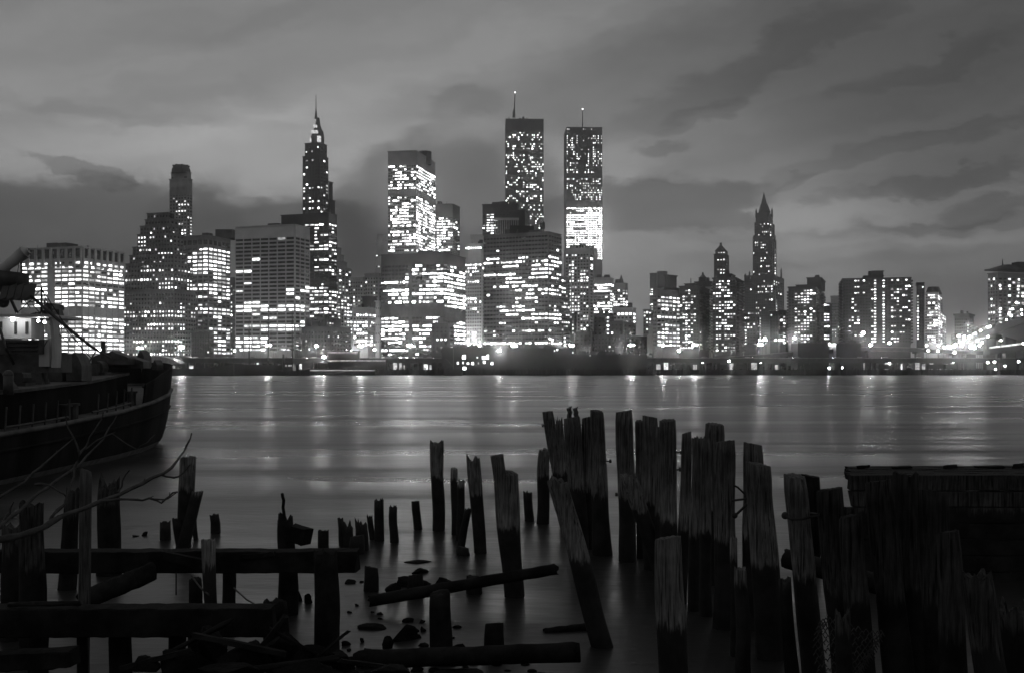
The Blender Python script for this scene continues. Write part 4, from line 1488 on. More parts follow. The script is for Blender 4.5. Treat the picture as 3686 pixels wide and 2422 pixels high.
HZ = zt - .9
for (px, py, D, lb, h, bs) in (
        (360, 1258, 616, 'street lamp flaring low beside the square office block', 1, HZ), (499, 1252, 618, 'left street lamp of the pair before the stepped tower', 2, HZ), (648, 1248, 620, 'right street lamp of the pair before the stepped tower', 2, HZ),
        (962, 1243, 622, 'twin-headed street lamp before the concrete grid block', 2, HZ), (1139, 1245, 622, 'street lamp before the quay warehouse', 1, HZ), (1166, 1284, 606, 'low glaring lamp right of the tugboat', 1, GZ),
        (1294, 1245, 622, 'twin-headed street lamp before the five-window building', 2, HZ), (1470, 1243, 624, 'twin-headed street lamp before the broad office block', 2, HZ), (1797, 1262, 600, 'lone lamp in front of the dark gabled pier shed', 1, GZ),
        (1846, 1244, 624, 'twin-headed street lamp at foot of the banded office', 2, HZ), (2052, 1243, 622, 'twin-headed street lamp below the crenellated block', 2, HZ), (2268, 1242, 622, 'twin-headed street lamp below the black low block', 2, HZ),
        (2386, 1243, 640, 'lamp at foot of the terraced office block', 1, GZ), (2497, 1241, 622, 'twin-headed lamp at foot of the mast-topped balconied tower', 2, HZ), (2733, 1240, 646, 'bright lamp on the ramp below the gothic tower', 2, HZ),
        (2984, 1239, 650, 'bright lamp on the ramp right of the mid-sized balconied tower', 1, zz(1256, 646)), (3133, 1241, 652, 'left lamp of two on the ramp before the wide apartment slab', 1, zz(1248, 650)), (3202, 1234, 655, 'right lamp of two on the ramp before the wide apartment slab', 1, zz(1250, 655)),
        (3556, 1212, 600, 'star-bright lamp left of the bridge ramp end', 1, GZ), (3602, 1225, 602, 'bright lamp above the glowing trail rail near the bridge', 1, GZ), (3684, 1236, 596, 'bright lamp cut by the right picture edge', 1, GZ), (3666, 1300, 594, 'lowest glaring lamp near the right end of the shore', 1, GZ),
        (2529, 1303, 624, 'lamp hanging under the highway above bright stall lights', 1, GZ), (2738, 1303, 624, 'lamp under the highway below the gothic tower', 1, GZ), (2624, 1299, 604, 'white globe lamp on a short post on the right quay', 1, GZ),
        (2985, 1324, 603, 'left one of two low quay lamps under the ramp', 1, GZ), (3034, 1323, 603, 'right one of two low quay lamps under the ramp', 1, GZ), (3202, 1306, 624, 'lamp under the highway before the wide apartment slab', 1, GZ), (3431, 1303, 624, 'lamp over the bright loading bay near the bridge', 1, GZ),
        (3556, 1304, 606, 'left one of two lamps above dark quay near the bridge', 1, GZ), (3580, 1302, 606, 'right one of two lamps above dark quay near the bridge', 1, GZ), (2445, 1262, 640, 'small lamp beside a pale post left of the mast-topped tower', 1, GZ),
        (3108, 1200, 672, 'lone lamp high before the wide apartment slab', 1, GZ), (2860, 1217, 690, 'lone lamp at foot of the mid-sized balconied tower', 1, GZ)):
    low = py > 1290 or px > 3540
    lamp(px, py, D, lb, h, bs, 0.5 if low else 0.68, LAMPB if low else LAMP)
Z6 = [(1095, 668), (1205, 685), (1205, 740), (1300, 690), (1118, 783), (1408, 632), (1515, 578), (1450, 760), (1535, 795), (1490, 850), (1398, 897), (1330, 845), (1315, 880), (1165, 855), (1160, 815), (1040, 820), (1000, 855), (1035, 862), (940, 885), (905, 868), (820, 882), (720, 850), (495, 850)]
for zx, zy in Z6:
    lamp(3240 + zx / 5.213, 1080 + zy / 5.213, 700 + rnd.uniform(-25, 40), 'small bright lamp in the dense cluster of lights below the bridge', 1, GZ, 0.58, LAMPS, 'lamp cluster below the bridge', 'small_lamp')
for zx, zy in ((525, 945), (710, 950), (1022, 980), (1785, 965)):
    lamp(3240 + zx / 5.213, 1080 + zy / 5.213, 640, 'wide oval lamp at the roadside under the lamp cluster', 1, GZ, 0.62, LAMPB, 'oval lamps by the ramp', 'road_lamp')
for zx, zy in ((1305, 1338), (1420, 1340), (1632, 1320), (1790, 1298), (1580, 1340), (1970, 1230)):
    lamp(3240 + zx / 5.213, 1080 + zy / 5.213, 600, 'small quay lamp on the dark shore at far right', 1, GZ, 0.45, LAMPB, 'quay lamps at far right', 'quay_lamp')
for (px, py, D, lb) in ((1683, 1229, 752, 'street lamp lighting the foot of the pale punched-window block'), (1688, 1238, 735, 'lower street lamp at the foot of the pale punched-window block'), (1706, 1240, 746, 'added street lamp between the pale punched-window block and the banded office'), (1726, 1244, 742, 'added street lamp at the right foot of the pale punched-window block'), (1348, 1258, 672, 'added street lamp in the gap left of the broad office block'), (1262, 1262, 690, 'added street lamp in the side street by the five-window building'), (1700, 1262, 700, 'added street lamp behind the gabled pier shed'), (846, 1262, 680, 'added street lamp in the gap left of the concrete grid block'), (2030, 1255, 700, 'added street lamp in the gap right of the banded office')):
    lamp(px, py, D, lb, 1, GZ, 0.6)  # those labelled added are unseen lamps put in to brighten the facades
for px, py in ((2735, 1224), (2746, 1224), (2758, 1224), (2792, 1224), (2806, 1224), (2817, 1224), (2754, 1217)):
    lamp(px, py, 690, 'small lamp in the row below the gothic tower', 1, GZ, 0.36, LAMPS, 'lamp row below the gothic tower', 'small_lamp')

# ------------------------------------------------------------------ bridge climbing out of the picture at the right
r = empty('bridge', (xx(3600, 560), 560, GZ), 'dark bridge deck with truss rail and lamp string rising toward the right edge', 'bridge')
path = [(3425, 1216, 760), (3552, 1181, 690), (3686, 1129, 610), (3860, 1040, 500), (4100, 930, 400)]
m, m2, m3 = MB(), MB(), MB()
for p, q in zip(path[:-1], path[1:]):
    a, c = P(*p), P(*q)
    d = c - a
    dep = Vector((0, 0, -(3.0 + 0)))
    m.obox(a + Vector((0, 0, -5.0)), d, Vector((26, 10, 0)), Vector((0, 0, 4.2)))
    for k in range(8):
        u = a + d * (k / 8)
        v = a + d * ((k + 1) / 8)
        m2.tube([u + Vector((0, 0, -.8)), u + Vector((0, 0, 2.0))], .14, 5)
        m2.tube([u + Vector((0, 0, -.8)), v + Vector((0, 0, 2.0))], .1, 5)
    m2.tube([a + Vector((0, 0, 2.0)), c + Vector((0, 0, 2.0))], .18, 6)
    m2.tube([a + Vector((0, 0, .6)), c + Vector((0, 0, .6))], .12, 6)
m.build('deck', M['rope'], r, r.location)
m = MB()
for (p, dp), (q, dq) in zip([((3556, 1184, 688), .6), ((3620, 1160, 648), 7.0), ((3686, 1134, 610), 14.0), ((3860, 1045, 500), 22.0)][:-1], [((3620, 1160, 648), 7.0), ((3686, 1134, 610), 14.0), ((3860, 1045, 500), 22.0)]):
    a, c = P(*p) + Vector((1, 1, -1)), P(*q) + Vector((1, 1, -1))
    w = Vector((14, 10, 0))
    vs = [a, c, c - Vector((0, 0, dq)), a - Vector((0, 0, dp))]
    m.add(vs + [v + w for v in vs], [(3, 2, 1, 0), (4, 5, 6, 7), (0, 1, 5, 4), (1, 2, 6, 5), (2, 3, 7, 6), (3, 0, 4, 7)])
m.build('approach_wall', M['rope'], r, r.location)
m2.build('truss_rail', M['steel'], r, r.location)
m = MB()
for p in ((3470, 1204, 735), (3540, 1185, 697), (3610, 1160, 655), (3700, 1122, 600)):
    a = P(*p)
    m.box(a.x + 3, a.x + 9, a.y + 3, a.y + 8, GZ - .3, a.z - 4.9)
    m.build('pier', M['dark'], r, r.location)
    m = MB()
for zx, zy in ((1865, 480), (1995, 370), (2050, 262), (2090, 300), (2110, 170), (2180, 55), (2280, 190), (2280, 270), (1965, 608), (1695, 500), (1637, 512)):
    px, py = 3240 + zx / 5.213, 1080 + zy / 5.213
    yd = 1216 - (px - 3425) * .275 if px < 3552 else 1181 - (px - 3552) * .388
    D = 770 - (px - 3400) * .52
    q = MB()
    a = P(px, py, D)
    q.ball(a, .5, 8, 6)
    o = q.build('lamp_globe', LAMPB, r, r.location)
    q = MB()
    q.tube([P(px, max(yd, py + 4), D), a], .07, 5)
    q.build('lamp_post', M['steel'], r, r.location)
D = 612.0
r = empty('road_wall', (xx(3630, D), D, GZ), 'sloping road wall with a glowing rail for a road light trail, below the bridge at the right edge', 'wall')
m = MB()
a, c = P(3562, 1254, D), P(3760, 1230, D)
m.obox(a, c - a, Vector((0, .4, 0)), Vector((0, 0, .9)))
m.build('trail_rail', LIT[1], r, r.location)  # glowing rail stands in for a road light trail
m = MB()
m.obox(a + Vector((0, .1, -3.4)), c - a, Vector((0, 6, 0)), Vector((0, 0, 3.3)))
m.build('wall', M['dark'], r, r.location)

# ------------------------------------------------------------------ foreground: rotten pier piles, timbers, rocks, branches
def dist_base(yb):
    """distance of something whose foot meets the water at row yb"""
    return H * F / (yb - HY)


def dist_tide(yt):
    """distance of a pile whose tide mark (1.35 m) shows at row yt"""
    return (H - 1.35) * F / (yt - HY)


PN = [0]


def pile(label, xt, yt, xb, D, wt, wb=None, jag=0.0, step=None, lean=0.0, bot=-1.3, m_=None, name='pile', sides=30, rough=1.0, ztop=None, cat='pile', group='rotten pier piles', parent=None):
    """a weathered round timber, foot at pixel column xb, top at (xt, yt); jag: depth of the splintered top; step: [(x from -1 to 1, drop)]"""
    PN[0] += 1
    rg = random.Random(100 + PN[0])
    wb = wb or wt
    zt_ = zz(yt, D) if ztop is None else ztop
    top = Vector((xx(xt, D), D + lean, zt_))
    x0 = xx(xb, D)
    f = (0 - bot) / max(zt_, .3)
    foot = Vector((x0 - (top.x - x0) * f, D - lean * f, bot))
    rt, rb = wt / F * D / 2, wb / F * D / 2
    n, k = sides, max(8, int((zt_ - bot) / 0.22))
    sd = rg.uniform(0, 50)
    flute = [mnoise.noise(Vector((math.cos(2 * math.pi * j / n) * 3.1, math.sin(2 * math.pi * j / n) * 3.1, sd))) * .07 + rg.uniform(-.035, .035) for j in range(n)]
    drop = []
    for j in range(n):
        a = 2 * math.pi * j / n
        d = 0.0
        if jag:
            v = mnoise.noise(Vector((math.cos(a) * 2.0, math.sin(a) * .8, sd + 7))) * .5 + .5
            d = jag * max(0, min(1, v * 1.7 - .35)) + rg.uniform(0, jag * .16)
            if rg.random() < .07:
                d = max(0, d - jag * .7)
        if step:
            c = math.cos(a)
            for s0, dz in step:
                if c >= s0:
                    d = max(d, dz) if dz > 0 else d
                    last = dz
            d = [dz for s0, dz in step if c >= s0][-1] + rg.uniform(0, .05)
        drop.append(d if (jag or step) else rg.uniform(0, .025) + .03 * math.cos(a + sd))
    vs = []
    for i in range(k + 1):
        t = i / k
        c = foot.lerp(top, t)
        wob = Vector((mnoise.noise(Vector((sd, t * 3.0, 1))), mnoise.noise(Vector((sd, t * 3.0, 9))), 0)) * .035 * rough
        rr_ = rb + (rt - rb) * max(0, min(1, (c.z) / max(zt_, .1)))
        rr_ *= 1 + .07 * mnoise.noise(Vector((sd + 3, t * 5.0, 0))) * rough
        if t > .97 and not jag and not step:
            rr_ *= .94
        for j in range(n):
            a = 2 * math.pi * j / n
            q = 1 + flute[j] * rough + .05 * rough * mnoise.noise(Vector((math.cos(a) * 1.3 + sd, math.sin(a) * 1.3, c.z * 1.7)))
            dz = drop[j] * max(0, (t - .55) / .45) ** 2 if (jag or step) else (drop[j] if i == k else 0)
            vs.append((c.x + wob.x + math.cos(a) * rr_ * q, c.y + wob.y + math.sin(a) * rr_ * q, c.z - dz))
    fs = []
    for i in range(k):
        for j in range(n):
            j2 = (j + 1) % n
            fs.append((i * n + j, i * n + j2, (i + 1) * n + j2, (i + 1) * n + j))
    base = len(vs)                                     # broken end: an inner ring sunk into the wood
    mean = sum(drop) / n
    for j in range(n):
        v = vs[k * n + j]
        vs.append((top.x + (v[0] - top.x) * .55, top.y + (v[1] - top.y) * .55, v[2] * .4 + (zt_ - mean) * .6 - (.03 if jag or step else -.005)))
    vs.append((top.x, top.y, zt_ - mean - (.08 if jag or step else -.01)))
    for j in range(n):
        j2 = (j + 1) % n
        fs.append((k * n + j, k * n + j2, base + j2, base + j))
        fs.append((base + j, base + j2, len(vs) - 1))
    mb_ = MB()
    mb_.add(vs, fs)
    if parent is not None:
        return mb_.build(name, m_ or M['pile'], parent, parent.location)
    o = mb_.build(name, m_ or M['pile'], None, (x0, D, 0))
    me = o.data
    me.polygons.foreach_set('use_smooth', [True] * len(me.polygons))
    return tag(o, label, cat, group)


def timber(name, label, a, c, w, h, m_=None, seg=14, cat='beam', wob=.02, round_=False, group=None, parent=None):
    """squared or round timber from a to c with worn, uneven edges"""
    a, c = Vector(a), Vector(c)
    d = c - a
    t = d.normalized()
    side = t.cross(Vector((0, 0, 1))).normalized()
    up = side.cross(t)
    PN[0] += 1
    sd = PN[0] * 3.7
    prof = [(-.5, -.46), (-.46, -.5), (.46, -.5), (.5, -.46), (.5, .46), (.46, .5), (-.46, .5), (-.5, .46)]
    if round_:
        prof = [(.5 * math.cos(2 * math.pi * k / 14), .5 * math.sin(2 * math.pi * k / 14)) for k in range(14)]
    n = len(prof)
    vs, fs = [], []
    for i in range(seg + 1):
        p = a + d * (i / seg)
        for k, (u, v) in enumerate(prof):
            e = 1 + (.1 if i in (0, seg) else .0) * mnoise.noise(Vector((sd, k * 1.3, i)))
            o = wob * mnoise.noise(Vector((sd + k * .6, i * .8, 3.3)))
            vs.append(p + side * (u * w * e + o) + up * (v * h * e + o * .7) + t * (rnd.uniform(-.04, .04) if i in (0, seg) else 0))
    for i in range(seg):
        for k in range(n):
            k2 = (k + 1) % n
            fs.append((i * n + k, i * n + k2, (i + 1) * n + k2, (i + 1) * n + k))
    fs.append(tuple(range(n - 1, -1, -1)))
    fs.append(tuple(seg * n + k for k in range(n)))
    mb_ = MB()
    mb_.add(vs, fs)
    if parent is not None:
        return mb_.build(name, m_ or M['beam'], parent, parent.location, round_)
    return tag(mb_.build(name, m_ or M['beam'], None, (a + c) / 2, round_), label, cat, group)


T = dist_tide
B = dist_base
# --- the free-standing piles in the middle
pile('tall round pile with splintered top, standing alone left of the middle group', 1571, 1583, 1579, 29.2, 49, 44, jag=.14)
pile('left half of the split double pile, with blunt top', 1635, 1684, 1640, 28.5, 26, 30)
pile('right half of the split double pile, with jagged top', 1662, 1716, 1655, 27.5, 24, 30, jag=.15)
pile('short stump leaning right from the split double pile', 1686, 1826, 1655, 25.9, 24, 30, jag=.05)
pile('squat square stump at foot of the split double pile', 1665, 1966, 1665, 25.4, 46, 48)
pile('tall pile leaning left with two splinters at top', 1699, 1618, 1727, 25.7, 52, 45, jag=.3)
pile('thick pile with stepped broken top, nearest of the middle group', 1818, 1633, 1850, 20.8, 96, 70, step=[(-1.1, 0), (.02, .36)])
pile('small spiky pile between the stepped pile and the dense row', 1901, 1764, 1905, 31, 31, 34, jag=.12)
for (lb, xt, yt, xb, yb, w, j) in (
        ('slim pile with notched top, tallest of the small stump row', 1364, 1790, 1365, 1945, 33, .12), ('slim pile with forked top right of the stump row', 1416, 1813, 1419, 1951, 29, .14), ('lone slim pile with flat top leaning right of the forked one', 1496, 1800, 1506, 1904, 28, .03),
        ('leftmost thin stump of the small stump row', 1225, 1861, 1231, 1965, 20, .05), ('broad slanting stump second in the small stump row', 1252, 1862, 1258, 1965, 38, .25), ('spiky twin-pointed stump third in the small stump row', 1299, 1860, 1303, 1978, 44, .3),
        ('thin pointed stump fourth in the small stump row', 1330, 1847, 1341, 1940, 20, .12), ('block-shaped stump in front of the small stump row', 1286, 1926, 1287, 1990, 54, 0)):
    pile(lb, xt, yt, xb, B(yb), w, w * 1.08, jag=j)
for (lb, xt, yt, xb, yb, w) in (
        ('low cut-off post left of the flat rocks', 1336, 2038, 1334, 2125, 51), ('low cut-off post standing among the flat rocks', 1493, 2066, 1493, 2140, 59), ('stout cut-off post in front of the long sloping log', 1585, 2130, 1590, 2360, 78),
        ('low cut-off post half hidden behind the sloping log', 1706, 2075, 1707, 2135, 54), ('cut-off post just above the lowest log', 1783, 2240, 1783, 2350, 68)):
    pile(lb, xt, yt, xb, B(yb), w, w * 1.05, m_=M['beam'])
# --- dense row in the right middle
D1 = 25.4
pile('thick leaning pile in front of the dense row, pale above its tide mark', 2008, 1712, 2168, 17.1, 72, 80, jag=.12)
pile('dark pile at the left end of the dense row', 1957, 1608, 1955, 30.5, 40, 46, jag=.15)
pile('left-leaning pile with bolt at the left end of the dense row', 1971, 1480, 2040, 30, 41, 46)
pile('thin pointed pile second from left in the dense row', 2012, 1491, 2047, 29.5, 24, 34, jag=.3)
pile('broad pile carrying two small upright blocks in the dense row', 2059, 1500, 2090, 26.2, 60, 64)
pile('left small upright block on top of the broad pile', 2050, 1464, 2051, 26.2, 17, 18, bot=zz(1506, 26.2), name='upright_block', cat='block')
pile('right small upright block on top of the broad pile', 2073, 1465, 2073, 26.2, 17, 18, bot=zz(1506, 26.2), name='upright_block', cat='block')
pile('narrow pile tucked behind the flat-topped pile in the dense row', 2108, 1502, 2122, 26.3, 32, 40)
pile('flat-topped pile with side bolt, left of the gap in the dense row', 2148, 1477, 2168, D1, 50, 70)
pile('thick flat-topped pile right of the gap in the dense row', 2246, 1478, 2258, 24.6, 60, 62)
pile('narrow pile in shadow behind the thick flat-topped pile', 2298, 1514, 2312, 25, 32, 40)
pile('round-topped pile in the centre of the dense row', 2337, 1497, 2345, 23.6, 56, 60)
pile('darker pile in front of the centre of the dense row', 2381, 1537, 2385, 22.6, 48, 54)
pile('round-capped pile third right of the gap in the dense row', 2403, 1511, 2402, 21.4, 60, 62)
pile('slanting pile leaning right low in the dense row', 2262, 1700, 2385, 22.8, 60, 66, jag=.1)
pile('pale wide stump low in front of the dense row', 2402, 1930, 2430, 13.1, 104, 112)
pile('narrow pile with slanted top right of the thin gap', 2474, 1554, 2452, 20.2, 36, 46)
pile('rough-topped thin pile next to the slanted one', 2507, 1562, 2497, 19.6, 32, 44, jag=.12)
pile('capped pile standing tall behind the right end of the dense row', 2573, 1524, 2568, 22, 66, 64)
pile('thin split pile left of the thickest pile', 2540, 1569, 2540, 19.2, 34, 46, jag=.1)
pile('thickest pile at the right end of the dense row', 2608, 1586, 2607, 18.3, 73, 84)
pile('black short stump hugging the thickest pile', 2642, 1925, 2646, 16.5, 26, 30, jag=.1)
pile('rounded black stump between the dense row and the twin piles', 2668, 2030, 2675, 15.2, 42, 58, jag=.1)
# --- right-hand piles
pile('rear pile of the close twin piles right of the dense row', 2705, 1594, 2718, 18.2, 73, 78)
pile('front pile of the close twin piles right of the dense row', 2730, 1667, 2772, 16.4, 88, 104)
pile('low black pile against the right side of the twin piles', 2828, 2074, 2850, 14.9, 44, 52, jag=.06, m_=M['dark_pile'])
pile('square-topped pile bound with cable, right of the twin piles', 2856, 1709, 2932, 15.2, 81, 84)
pile('broad flat-topped pile tied to the cable-bound one', 2984, 1756, 3050, 14.4, 98, 96, m_=M['dark_pile'])
pile('pale-fronted pile in front of the timber crib corner', 3062, 1852, 3118, 13.5, 80, 100, m_=M['dark_pile'])
pile('tall dark pile against the timber crib wall', 3155, 1728, 3245, 13.6, 98, 112, m_=M['dark_pile'])
pile('darker pile second from left against the crib wall', 3262, 1690, 3300, 14.4, 92, 100, jag=.1, m_=M['dark_pile'])
pile('stout pile third from left against the crib wall', 3356, 1764, 3395, 13.4, 104, 110, m_=M['dark_pile'])
pile('short flat-topped pile in front of the crib wall', 3410, 1909, 3450, 12.2, 80, 104, m_=M['dark_pile'])
pile('rightmost leaning pile in front of the crib wall', 3515, 2048, 3622, 11.6, 96, 128, jag=.15, m_=M['dark_pile'])
pile('squat broken pile in the lower right corner', 3640, 2150, 3672, 12.5, 90, 110, jag=.25, m_=M['dark_pile'])
pile('low broken post leaning on the pale-fronted pile', 3035, 2180, 3055, 12.4, 52, 66, jag=.2, m_=M['dark_pile'])
# --- left-hand piles and posts
pile('pale-topped pile with knee-like brace, left of the open water', 676, 1636, 664, 26.5, 58, 50, jag=.1)
pile('leaning brace stub crossing the pale-topped pile', 712, 1765, 655, 26.1, 40, 48, jag=.04)
pile('spreading root-like stub at foot of the pale-topped pile', 636, 1862, 655, 26.3, 30, 40, jag=.08)
for (lb, xt, yt, xb, yb, w, j) in (
        ('rounded black stump left of the pale-topped pile', 595, 1871, 596, 1942, 36, .08), ('thin pointed stump right of the pale-topped pile', 698, 1867, 706, 1942, 17, .1), ('lone rounded stump in open water left of the post cluster', 772, 1845, 775, 1918, 33, .08)):
    pile(lb, xt, yt, xb, B(yb), w, w * 1.05, jag=j)
pile('split and hollowed pile behind the bare branch', 393, 1702, 390, 23, 72, 84, jag=.45, m_=M['dark_pile'])
pile('dark pile behind the smooth pale post at left', 262, 1752, 240, 21.5, 46, 66, jag=.2, m_=M['dark_pile'])
pile('broad pile behind the lowest branch at the left edge', 112, 1780, 118, 16.5, 84, 92, jag=.2, m_=M['dark_pile'])
pile('rounded black stump at the left picture edge', 42, 1882, 40, 17.5, 70, 84, jag=.1, m_=M['dark_pile'])
pile('smooth pale post crossing in front of the upper beam', 310, 1688, 300, 15.6, 41, 44, m_=M['dry'], rough=.35, name='post', cat='post')
pile('flaking pale post in front of the upper beam', 751, 1934, 772, 16.4, 52, 40, jag=.05, name='post', cat='post', m_=M['pile'])
pile('round-topped dark post between the two beams', 702, 2083, 702, 16.8, 48, 50, m_=M['beam'], name='post', cat='post')
pile('dark post under the upper beam right of the flaking post', 822, 1990, 824, 18.9, 46, 50, m_=M['beam'], name='post', cat='post')
pile('shaggy post with iron strap rising through the upper beam', 1030, 1832, 1036, 19.3, 52, 74, jag=.2, m_=M['beam'], name='post', cat='post')
pile('thick leaning lump of timber at the lower beam end', 990, 2140, 1012, 15.3, 84, 104, jag=.15, m_=M['beam'], name='post', cat='post')
pile('slim post standing above the upper beam near its end', 1165, 1905, 1166, 18.4, 38, 44, m_=M['beam'], jag=.03, name='post', cat='post')
pile('massive post carrying the upper beam near its end', 1172, 1975, 1178, 16.2, 84, 92, m_=M['beam'], jag=.06, name='post', cat='post')
for (lb, x, yt, D, w) in (('dark post between the beams at the left edge', 60, 2020, 18.6, 58), ('thick dark post between the beams beside the left-edge one', 128, 2015, 18.4, 74), ('post under the lower beam near the left edge', 138, 2240, 14.9, 72), ('narrow post under the lower beam below the smooth pale post', 297, 2240, 14.6, 38), ('thick post under the lower beam left of the rock pile', 434, 2240, 14.7, 80), ('post under the lower beam beside the rocks', 640, 2230, 14.8, 60)):
    pile(lb, x, yt, x, D, w, w, m_=M['beam'], name='post', cat='post')
# splinter and block on the shaggy post
pile('thin splinter standing on the shaggy post', 1018, 1771, 1022, 19.3, 11, 13, bot=zz(1880, 19.3), jag=.03, name='splinter', cat='splinter', m_=M['beam'])
timber('timber_block', 'square timber block bolted to the side of the shaggy post', P(1050, 1915, 19.1), P(1108, 1932, 19.0), .26, .27, M['beam'], 3, 'block', .01)

# --- horizontal beams and logs
timber('pier_beam', 'upper long horizontal beam on posts at left', P(-160, 2018, 18.0), P(1289, 2016, 18.0), .36, .34, M['beam'], 40, wob=.03)
timber('pier_beam', 'lower long horizontal beam on posts at left, above the rocks', P(-160, 2232, 14.4), P(985, 2230, 14.5), .36, .36, M['beam'], 40, wob=.03)
timber('broken_plank', 'short broken timber stub in the lower left corner', P(-120, 2382, 13.4), P(262, 2362, 13.4), .3, .2, M['beam'], 12, wob=.05)
timber('fallen_log', 'fallen log slanting between the two beams at left', P(300, 2160, 16.2), P(545, 2058, 17.2), .3, .28, M['beam'], 14, 'log', .06, True)
timber('fallen_plank', 'pale plank lying over the upper beam left of the flaking post', P(590, 1998, 17.7), P(742, 2030, 17.5), .1, .14, M['beam'], 6, 'plank', .01)
timber('floating_log', 'long sloping log resting across the middle stumps', P(1330, 2162, 19.6), P(2003, 2046, 20.0), .2, .2, M['beam'], 24, 'log', .03, True)
timber('floating_log', 'lowest thick log at the bottom middle edge', P(1290, 2372, 16.0), P(2075, 2346, 15.2), .26, .26, M['beam'], 24, 'log', .04, True)
timber('floating_log', 'half-sunk thin log left of the leaning pile', P(1960, 2273, 18.0), P(2150, 2250, 18.2), .12, .12, M['beam'], 12, 'log', .03, True)
timber('wale_log', 'sloping round wale log behind the right-hand piles', P(2826, 2008, 17.5), P(3230, 2120, 16.5), .3, .3, M['beam'], 20, 'log', .02, True)
for (lb, a, c, r_) in (('thin iron rod slanting down from the flaking post', (842, 2115, 16.6), (935, 2184, 15.6), .012), ('bent iron rod left of the flaking post', (690, 2072, 16.8), (752, 2140, 16.2), .014), ('hanging iron rod below the upper beam', (634, 2060, 17.6), (634, 2140, 17.6), .012)):
    m = MB()
    p, q = P(*a), P(*c)
    m.tube([p, p.lerp(q, .5) + Vector((0, 0, -.03)), q], r_, 6)
    simple('iron_rod', lb, 'rod', m, M['iron'], p)


# bolts and cables on the piles
def bolt(label, px, py, D, dx):
    m = MB()
    p = P(px, py, D)
    q = p + Vector((dx / F * D, 0, .01))
    m.tube([p, q], .014, 6)
    m.tube([q - Vector((.02, 0, 0)), q + Vector((.03, 0, 0))], .04, 8)
    simple('bolt', label, 'bolt', m, M['iron'], p)


bolt('iron bolt sticking out left of the left-leaning pile', 1968, 1532, 29.6, -16)
bolt('iron bolt sticking out right of the flat-topped pile', 2178, 1660, 25.2, 18)
bolt('upper iron bolt between the dense row and slanted pile', 2432, 1628, 20.8, 20)
bolt('lower iron bolt between the dense row and slanted pile', 2436, 1690, 20.8, 12)
bolt('knob on the left edge of the thick flat-topped pile', 2226, 1780, 24.4, -8)
for (lb, pts_, r_) in (('upper cable between the thickest pile and twin piles', ((2640, 1745), (2655, 1752), (2680, 1776)), .016), ('middle cable between the thickest pile and twin piles', ((2632, 1801), (2660, 1797), (2690, 1794)), .018), ('lowest cable with knotted end beside the thickest pile', ((2640, 1856), (2655, 1846), (2690, 1812)), .02)):
    m = MB()
    m.tube([P(x, y, 17.0) for x, y in pts_], r_, 6)
    if 'knot' in lb:
        m.ball(P(2645, 1854, 17.0), .045, 8, 6)
    simple('cable', lb, 'cable', m, M['rope'], P(pts_[0][0], pts_[0][1], 17.0))
m = MB()
m.tube([P(2826, 1854, 14.9), P(2850, 1868, 14.75), P(2890, 1866, 14.7), P(2920, 1858, 14.7), P(2955, 1850, 14.3), P(2920, 1846, 15.3)], .018, 6)
m.ball(P(2826, 1854, 14.9), .05, 8, 6)
simple('cable', 'cable looped round the square-topped pile with a knob at left', 'cable', m, M['rope'], P(2850, 1860, 14.7))

# --- timber crib wall at right
Dc = 22.4
r = empty('timber_crib', (xx(3300, 22), 22, 0), 'large dark timber crib wall filling the right edge behind the piles', 'crib')
xl, xr_ = xx(3072, 24.2), 14.5
for k in range(9):
    z0 = -.8 + k * .32
    y0 = Dc + .05 * mnoise.noise(Vector((k, 3, 1)))
    timber('plank', None, (xx(3074, Dc) - .1 + .25 * mnoise.noise(Vector((k * 2.1, 0, 0))), y0 + .1, z0 + .16), (xr_, y0 + .1, z0 + .15), .24, .3, M['dark_pile'], 16, wob=.025, parent=r)
for k in range(5):
    y0 = Dc + .05 + k * .43
    timber('deck_plank', None, (xx(3066, y0) + .18 * mnoise.noise(Vector((k * 1.7, 5, 0))), y0 + .2, 2.0), (xr_, y0 + .2, 2.02), .4, .12, M['dark_pile'], 22, wob=.035, parent=r)
for k in range(5):
    x = xx(3072, 20) + .35 + k * 1.9
    pile(None, CX + (x) / 24.2 * F, 1690, CX + x / 24.2 * F, 24.2, 70, 74, m_=M['beam'], parent=r, ztop=1.9, name='support_post')

r0_crib = r
# --- torn wire net between the right-hand piles
m = MB()
for k in range(12):
    for j in range(16):
        a = P(2955 + k * 18 + (j % 2) * 9, 2232 + j * 13 + k * 2, 13.2)
        c = P(2955 + k * 18 + 9 + (j % 2) * 9, 2232 + (j + 1) * 13 + k * 2, 13.2)
        e = P(2955 + k * 18 - 9 + (j % 2) * 9, 2232 + (j + 1) * 13 + k * 2, 13.2)
        sag = Vector((0, .25 * math.sin(k * .5 + j * .2), 0))
        m.tube([a + sag, c + sag], .006, 4)
        m.tube([a + sag, e + sag], .006, 4)
r = empty('wire_net', P(3050, 2422, 13.2), 'torn wire netting hanging between the lower right piles', 'net')
tag(m.build('wires', M['iron'], r, r.location), kind='stuff')


